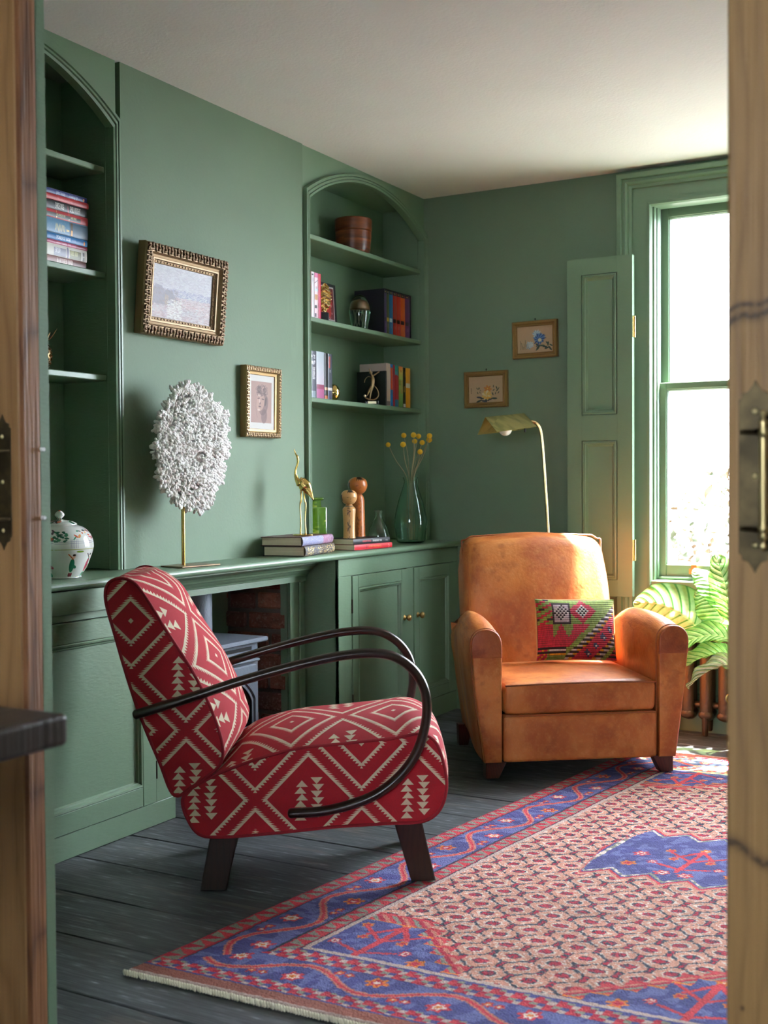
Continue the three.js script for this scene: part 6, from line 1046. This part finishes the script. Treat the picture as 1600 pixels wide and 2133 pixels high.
{ // glass paperweight with a jellyfish form inside
  const t = thing('glass_paperweight', 'tall clear glass paperweight with a brown dome form inside', 'paperweight', [-0.062, SHELVES[1] + 0.003, 0.512], 0.4);
  mesh('glass', lathe(smoothProf([[0.0002, 0], [0.033, 0], [0.038, 0.01], [0.0455, 0.06], [0.045, 0.09], [0.036, 0.125], [0.018, 0.146], [0.0002, 0.151]], 40), 40), clearGlass, t);
  const inn = std(lin([0.22, 0.09, 0.035]), 0.5);
  mesh('inner_dome', lathe(smoothProf([[0.02, 0.082], [0.031, 0.085], [0.031, 0.1], [0.022, 0.117], [0.0002, 0.124]], 24), 28), inn, t);
  const te = []; for (let k = 0; k < 9; k++) { const a = k / 9 * 6.28; te.push(sweep([[Math.cos(a) * 0.02, 0.088, Math.sin(a) * 0.02], [Math.cos(a + 0.4) * 0.014, 0.05, Math.sin(a + 0.4) * 0.014], [Math.cos(a) * 0.018, 0.014, Math.sin(a) * 0.018]], [0.0022, 0.001], 16, 6)); }
  mesh('inner_tendrils', merge(te), std(lin([0.22, 0.18, 0.14]), 0.5), t).userData.kind = 'stuff';
}
{
  const t = thing('gold_egg', 'hammered gold egg ornament beside the slate blue book', 'ornament', [-0.046, SHELVES[0] + 0.0006, 0.762]);
  const e = lathe(smoothProf([[0.0002, 0], [0.012, 0.001], [0.022, 0.012], [0.0275, 0.03], [0.0235, 0.05], [0.013, 0.064], [0.0002, 0.068]], 40), 36), p = e.attributes.position;
  for (let i = 0; i < p.count; i++) { const k = 1 + 0.05 * (vnoise(p.getY(i) * 260 + 5, Math.atan2(p.getX(i), p.getZ(i)) * 4 + 20, 97) - 0.5); p.setX(i, p.getX(i) * k); p.setZ(i, p.getZ(i) * k); } e.computeVertexNormals();
  mesh('shell', e, std(lin([0.75, 0.55, 0.2]), 0.22, { metalness: 1 }), t);
}
{ // golfer trophy
  const t = thing('golfer_trophy', 'small bronze golfer figurine mid-swing on a black plinth', 'trophy', [-0.046, SHELVES[0] + 0.0006, 0.438], 0.55);
  const br = std(lin([0.34, 0.22, 0.12]), 0.3, { metalness: 1 });
  mesh('plinth', softBox(0.062, 0.018, 0.04, 0.003, [8, 4, 6]).translate(0, 0.009, 0), std(0x0c0c0e, 0.2), t);
  mesh('plaque', cb(-0.018, 0.02, 0.003, 0.014, 0.0196, 0.0206, 0.0003), std(lin([0.75, 0.68, 0.45]), 0.35, { metalness: 0.8 }), t);
  mesh('ground_curl', sweep([[-0.028, 0.03, 0.006], [-0.01, 0.022, 0.008], [0.014, 0.023, 0.006], [0.03, 0.04, 0], [0.026, 0.066, -0.002], [0.012, 0.085, -0.002]], [0.003, 0.0036, 0.003, 0.0028, 0.0022, 0.0018], 40, 8), br, t);
  mesh('figure', sweep([[-0.008, 0.026, 0.004], [-0.004, 0.055, 0.003], [0.004, 0.085, 0.001], [0.006, 0.112, 0], [0.002, 0.132, 0]], [0.0028, 0.005, 0.0075, 0.009, 0.004], 40, 10), br, t);
  mesh('figure_leg', sweep([[0.004, 0.086, 0.001], [-0.012, 0.06, 0.004], [-0.02, 0.04, 0.004]], [0.006, 0.005, 0.0025], 20, 8), br, t);
  mesh('head', new THREE.SphereGeometry(0.0075, 14, 10).translate(-0.003, 0.142, 0), br, t);
  for (const q of [[[0.002, 0.128, 0], [-0.006, 0.146, 0.003], [-0.009, 0.158, 0.004]], [[0.004, 0.126, 0], [0.02, 0.136, 0.003], [0.034, 0.146, 0.004]]]) mesh('arm', sweep(q, [0.004, 0.003, 0.0026], 16, 8), br, t);
  mesh('club', sweep([[0.0, 0.12, 0.008], [-0.014, 0.124, 0.01], [-0.028, 0.112, 0.01], [-0.032, 0.098, 0.01]], [0.0012], 24, 6), br, t);
  mesh('ball', new THREE.SphereGeometry(0.006, 16, 12).translate(-0.03, 0.038, 0.01), std(lin([0.7, 0.5, 0.3]), 0.3, { metalness: 0.6 }), t);
}
{
  const t = thing('pineapple_ornament', 'bronze pineapple ornament on the left bookcase, half hidden by the door', 'ornament', [-0.1, SHELVES[0] + 0.0006, 2.372]);
  const g = [new THREE.SphereGeometry(1, 16, 12).scale(0.03, 0.042, 0.03).translate(0, 0.045, 0)]; for (let j = 0; j < 7; j++) for (let k = 0; k < 11; k++) { const a = (k + (j % 2) / 2) / 11 * 6.283, y = -0.75 + j * 0.25, r = Math.sqrt(1 - y * y); g.push(new THREE.OctahedronGeometry(0.0065, 0).translate(0.03 * r * Math.cos(a), 0.045 + 0.042 * y, 0.03 * r * Math.sin(a))); }
  const bm2 = std(lin([0.30, 0.18, 0.08]), 0.35, { metalness: 0.9 }); mesh('fruit', merge(g), bm2, t);
  for (let k = 0; k < 9; k++) { const a = k / 9 * 6.283, s = 0.012 + 0.008 * (k % 3); mesh('leaf', sweep([[0, 0.083, 0], [Math.cos(a) * s, 0.1, Math.sin(a) * s], [Math.cos(a) * s * 1.7, 0.112 + 0.008 * (k % 3), Math.sin(a) * s * 1.7]], [[0.003, 0.004], [0.0025, 0.004], [0.0005, 0.0006]], 8, 6), bm2, t); }
}

// ---------------------------------------------------------------- brass reading lamp
{
  const t = thing('floor_lamp', 'brass reading floor lamp with a tent shade behind the leather chair', 'lamp', [0.742, 0, 0.246]);
  const lb = std(lin([0.78, 0.55, 0.26]), 0.2, { metalness: 1 });
  const patina = std(0xffffff, 0.3, { metalness: 0.8, side: THREE.DoubleSide, map: tex(256, 256, (u, v) => mix3(hex(0x8c8a56), hex(0xb0a468), sstep(0.3, 0.7, fbm(u * 3, v * 9, 1001, 4))), { size: [0.2, 0.2] }) });
  mesh('base', lathe([[0.0001, 0.018], [0.012, 0.018], [0.02, 0.013], [0.1, 0.009], [0.107, 0.005], [0.107, 0], [0.0001, 0]], 40), lb, t);
  mesh('pole', sweep([[0, 0.014, 0], [-0.014, 0.4, 0.002], [-0.029, 0.836, 0.004], [-0.056, 1.235, 0.004], [-0.06, 1.268, 0.005], [-0.068, 1.296, 0.007], [-0.082, 1.314, 0.012], [-0.1, 1.319, 0.024]], [0.0068], 80, 14), lb, t);
  const s = new THREE.Group(); s.name = 'shade'; t.add(s); const o = V(0.742, 0, 0.246), P = { Ra: [0.612, 1.355, 0.27], La: [0.499, 1.335, 0.425], Rn: [0.685, 1.294, 0.31], Ln: [0.57, 1.269, 0.465], Lf: [0.445, 1.263, 0.385], Rf: [0.564, 1.284, 0.23] };
  for (const k in P) P[k] = V(...P[k]).sub(o);
  const slab = (a, b, c, d) => { const n = b.clone().sub(a).cross(d.clone().sub(a)).normalize().multiplyScalar(0.0012), f = (v) => v.toArray(), m = [a, b, c, d].map((v) => v.clone().add(n)); return uvBox(quads([[f(m[0]), f(m[1]), f(m[2]), f(m[3])], [f(d), f(c), f(b), f(a)], [f(a), f(b), f(m[1]), f(m[0])], [f(b), f(c), f(m[2]), f(m[1])], [f(c), f(d), f(m[3]), f(m[2])], [f(d), f(a), f(m[0]), f(m[3])]])); };
  mesh('panel', slab(P.La, P.Ln, P.Rn, P.Ra), patina, s); mesh('panel', slab(P.Ra, P.Rf, P.Lf, P.La), patina, s);
  mesh('end_plate', uvBox(quads([[P.Ra.toArray(), P.Rn.toArray(), P.Rf.toArray()], [P.Ra.toArray(), P.Rf.toArray(), P.Rn.toArray()]])), patina, s);
  const mid = (a, b, q = 0.5) => a.clone().lerp(b, q);
  const sock0 = mid(mid(P.Rn, P.Rf), P.Ra, 0.4), sock1 = mid(sock0, mid(mid(P.Ln, P.Lf), P.La, 0.35), 0.3);
  mesh('arm', sweep([V(-0.1, 1.319, 0.024), sock0.clone().lerp(V(-0.1, 1.319, 0.024), 0.5), sock0], [0.006], 12, 10), lb, t);
  mesh('socket', sweep([sock0, sock1], [0.013], 4, 14), std(0x2a2622, 0.4), t);
  mesh('bulb', new THREE.SphereGeometry(0.028, 24, 16).translate(0.561 - 0.742, 1.285, 0.355 - 0.246), phys(0xe8e6e0, 0.3), t);
  mesh('switch', sweep([sock0.clone().add(V(0.0, -0.012, 0.006)), sock0.clone().add(V(0.0, -0.04, 0.008))], [0.003, 0.0042], 8, 10), std(0x14110f, 0.3), t);
}
// ---------------------------------------------------------------- big-leaved plant under the window
{
  const t = thing('potted_plant', 'large striped-leaf calathea in a brass pot by the window', 'plant', [1.63, 0.0008, 0.31]);
  const O = V(1.63, 0.0008, 0.31);
  const potM = std(lin([0.55, 0.38, 0.16]), 0.3, { metalness: 1, bumpMap: rollerBump, bumpScale: 0.003 });
  mesh('pot', lathe([[0.0001, 0], [0.085, 0], [0.092, 0.01], [0.108, 0.12], [0.114, 0.24], [0.118, 0.247], [0.112, 0.25], [0.106, 0.24], [0.1, 0.215], [0.0001, 0.21]], 44), potM, t);
  mesh('soil', new THREE.CircleGeometry(0.104, 32).rotateX(-Math.PI / 2).translate(0, 0.226, 0), std(0x241a12, 0.95, { bumpMap: rollerBump, bumpScale: 0.01 }), t);
  for (const s of [-1, 1]) mesh('handle', sweep([[s * 0.112, 0.215, 0.03], [s * 0.136, 0.222, 0.02], [s * 0.15, 0.2, 0], [s * 0.136, 0.178, -0.02], [s * 0.108, 0.18, -0.03]], [0.0048], 30, 10), std(lin([0.8, 0.56, 0.2]), 0.2, { metalness: 1 }), t);
  const leafTex = tex(256, 512, (u, v) => {
    const x = Math.abs(u - 0.5) * 2, f = v * 10 - x * 2.2, b = f - Math.floor(f), st = sstep(0.08, 0.2, b) * (1 - sstep(0.9, 0.99, b));
    const n = fbm(u * 20, v * 30, 1101, 3); let c = mix3(hex(0x3f7f34), mix3(hex(0xa9c48c), hex(0x7fae52), sstep(0.3, 1, x) * 0.8), st * 0.92); c = mix3(c, hex(0xb9cf8a), x < 0.03 ? 0.8 : 0); c = mix3(c, hex(0x256423), sstep(0.93, 1, x) * 0.5); return c.map((e) => e * (0.9 + 0.2 * n));
  }, { repeat: false });
  const leafBump = tex(256, 512, (u, v) => { const x = Math.abs(u - 0.5) * 2, f = v * 10 - x * 2.2, b = f - Math.floor(f); return 0.5 + 0.5 * Math.cos(b * Math.PI * 2); }, { srgb: false, repeat: false });
  const leafM = phys(0xffffff, 0.27, { map: leafTex, bumpMap: leafBump, bumpScale: 0.0025, transmission: 0.42, thickness: 0, side: THREE.DoubleSide });
  const stemM = std(0x5d7a3a, 0.6);
  // axis points base -> tip, side vector, half width, fold, ruffle
  function leaf(axis, side, W, fold, ruf = 0.006, ph = 0) {
    const c = new THREE.CatmullRomCurve3(axis.map((p) => V(...p).sub(O))), S0 = V(...side).normalize();
    const g = surf((u, v) => {
      const x = u * 2 - 1, p = c.getPoint(v), T = c.getTangent(v).normalize(), S = S0.clone().addScaledVector(T, -S0.dot(T)).normalize(), N = V().crossVectors(T, S).normalize();
      const w = W * Math.pow(Math.max(0, Math.sin(Math.PI * Math.pow(v, 0.82))), 0.55), a = Math.abs(x);
      return p.addScaledVector(S, x * w * Math.cos(fold)).addScaledVector(N, a * w * Math.sin(fold) + ruf * a * a * Math.sin(v * 22 + ph + (x > 0 ? 0 : 1.3)) + 0.18 * w * a * a * 0).toArray();
    }, 22, 46);
    const lf = mesh('leaf', g, leafM, t);
    const b = V(...axis[0]).sub(O), root = V(b.x * 0.12, 0.215, b.z * 0.12); mesh('stem', sweep([root, root.clone().lerp(b, 0.5).add(V(-b.x * 0.15, 0.05, -b.z * 0.15)), b], [0.0045, 0.0035, 0.0028], 20, 8), stemM, t); return lf;
  }
  leaf([[1.40, 0.445, 0.33], [1.33, 0.515, 0.33], [1.22, 0.565, 0.33], [1.112, 0.568, 0.335]], [0.5, 0.78, -0.35], 0.125, 0.3, 0.006, 0);
  leaf([[1.53, 0.52, 0.40], [1.50, 0.62, 0.385], [1.475, 0.70, 0.37], [1.445, 0.772, 0.35]], [0.9, 0.25, 0.1], 0.075, 0.25, 0.006, 1);
  leaf([[1.50, 0.55, 0.34], [1.45, 0.62, 0.34], [1.40, 0.68, 0.34], [1.355, 0.71, 0.35]], [-0.3, 0.8, -0.5], 0.062, 0.3, 0.005, 2);
  leaf([[1.49, 0.50, 0.36], [1.45, 0.555, 0.36], [1.41, 0.60, 0.355], [1.37, 0.625, 0.36]], [0.45, 0.7, -0.4], 0.07, 0.2, 0.006, 3);
  leaf([[1.56, 0.45, 0.48], [1.49, 0.475, 0.50], [1.41, 0.46, 0.52], [1.335, 0.41, 0.53]], [0.1, 0.75, 0.65], 0.062, 0.3, 0.006, 4);
  leaf([[1.55, 0.40, 0.50], [1.48, 0.405, 0.52], [1.41, 0.375, 0.53], [1.345, 0.325, 0.53]], [0.35, 0.65, 0.6], 0.055, 0.5, 0.006, 5);
  leaf([[1.575, 0.37, 0.52], [1.52, 0.37, 0.545], [1.45, 0.33, 0.565], [1.395, 0.275, 0.565]], [0.55, 0.6, 0.6], 0.07, 0.3, 0.006, 6);
  leaf([[1.56, 0.50, 0.36], [1.50, 0.52, 0.36], [1.44, 0.50, 0.36], [1.38, 0.47, 0.37]], [0.1, 0.4, -0.9], 0.06, 0.2, 0.005, 7);
  leaf([[1.60, 0.50, 0.28], [1.55, 0.56, 0.22], [1.50, 0.585, 0.16], [1.45, 0.57, 0.12]], [0.8, 0.25, 0.5], 0.085, 0.2, 0.006, 12);  // this leaf and the next two: added out of view to shade the floor
  leaf([[1.62, 0.52, 0.26], [1.60, 0.60, 0.2], [1.585, 0.63, 0.13], [1.57, 0.61, 0.08]], [1, 0.1, 0.1], 0.085, 0.15, 0.006, 13);
  leaf([[1.66, 0.50, 0.3], [1.70, 0.56, 0.24], [1.75, 0.59, 0.19], [1.80, 0.58, 0.15]], [0.4, 0.2, 0.9], 0.085, 0.2, 0.006, 14);
  leaf([[1.68, 0.46, 0.44], [1.75, 0.55, 0.44], [1.83, 0.59, 0.43], [1.90, 0.57, 0.42]], [0.1, 0.4, 0.9], 0.09, 0.2, 0.006, 8);
  leaf([[1.64, 0.5, 0.40], [1.66, 0.62, 0.36], [1.68, 0.72, 0.34], [1.70, 0.8, 0.34]], [1, 0, 0.1], 0.085, 0.2, 0.006, 9);
  leaf([[1.68, 0.42, 0.50], [1.75, 0.47, 0.56], [1.81, 0.46, 0.62], [1.87, 0.41, 0.66]], [0.6, 0.4, -0.7], 0.08, 0.2, 0.006, 10);
  leaf([[1.63, 0.45, 0.52], [1.64, 0.52, 0.60], [1.65, 0.53, 0.68], [1.66, 0.48, 0.75]], [1, 0.2, 0], 0.08, 0.2, 0.006, 11);
}
// ---------------------------------------------------------------- outside: ground and a winter hedge
{
  const g = structure('ground_outside', 'pale garden ground outside the window', 'ground');
  mesh('soil', cb(-14, 18, -0.5, -0.25, -30, -0.17), std(lin([0.085, 0.085, 0.085]), 0.95), g);
  mesh('soil', cb(-14, 18, -0.5, -0.25, 7.31, 26), std(lin([0.085, 0.085, 0.085]), 0.95), g);
  const h = thing('hedge', 'loose brownish garden hedge seen faintly through the lower pane', 'hedge', [1.2, -0.25, -2.6]);
  const twig = std(lin([0.06, 0.045, 0.03]), 0.9), tw = [];
  for (let k = 0; k < 150; k++) { const x = rr(-2.6, 2.2), z = rr(-0.5, 0.5), hh = rr(0.7, 1.45) * (1 + 0.15 * Math.sin(x * 3)), dx = rr(-0.3, 0.3); tw.push(sweep([[x, 0, z], [x + dx * 0.5, hh * 0.5, z + rr(-0.1, 0.1)], [x + dx, hh, z + rr(-0.15, 0.15)]], [0.009, 0.006, 0.002], 8, 5)); }
  mesh('twigs', merge(tw), twig, h).userData.kind = 'stuff';
  const lg = surf((u, v) => { const x = (u * 2 - 1) * 0.019 * Math.sin(Math.PI * v), y = v * 0.065; return [x, y, 0.006 * Math.abs(u * 2 - 1) + 0.012 * v * v]; }, 2, 4);
  const N = 7000, im = new THREE.InstancedMesh(lg, phys(0xffffff, 0.7, { side: THREE.DoubleSide }), N); im.name = 'leaves'; im.userData.kind = 'stuff'; im.castShadow = im.receiveShadow = true; h.add(im);
  const M4 = new THREE.Matrix4(), Q = new THREE.Quaternion(), E = new THREE.Euler(), col = new THREE.Color();
  for (let i = 0; i < N; i++) { const x = rr(-2.7, 2.3), y = Math.pow(rnd(), 0.8) * 1.5 * (1 + 0.15 * Math.sin(x * 3) + 0.1 * Math.sin(x * 11)), z = rr(-0.55, 0.55); E.set(rr(-2, 2), rr(-3, 3), rr(-2, 2)); M4.compose(V(x, y, z), Q.setFromEuler(E), V(1, 1, 1).multiplyScalar(rr(0.6, 1.2))); im.setMatrixAt(i, M4); const q = rnd(); col.setRGB(...(q < 0.45 ? [0.13, 0.085, 0.045] : q < 0.8 ? [0.05, 0.06, 0.03] : [0.2, 0.15, 0.09])); im.setColorAt(i, col); }
}

renderer.render(scene, camera);
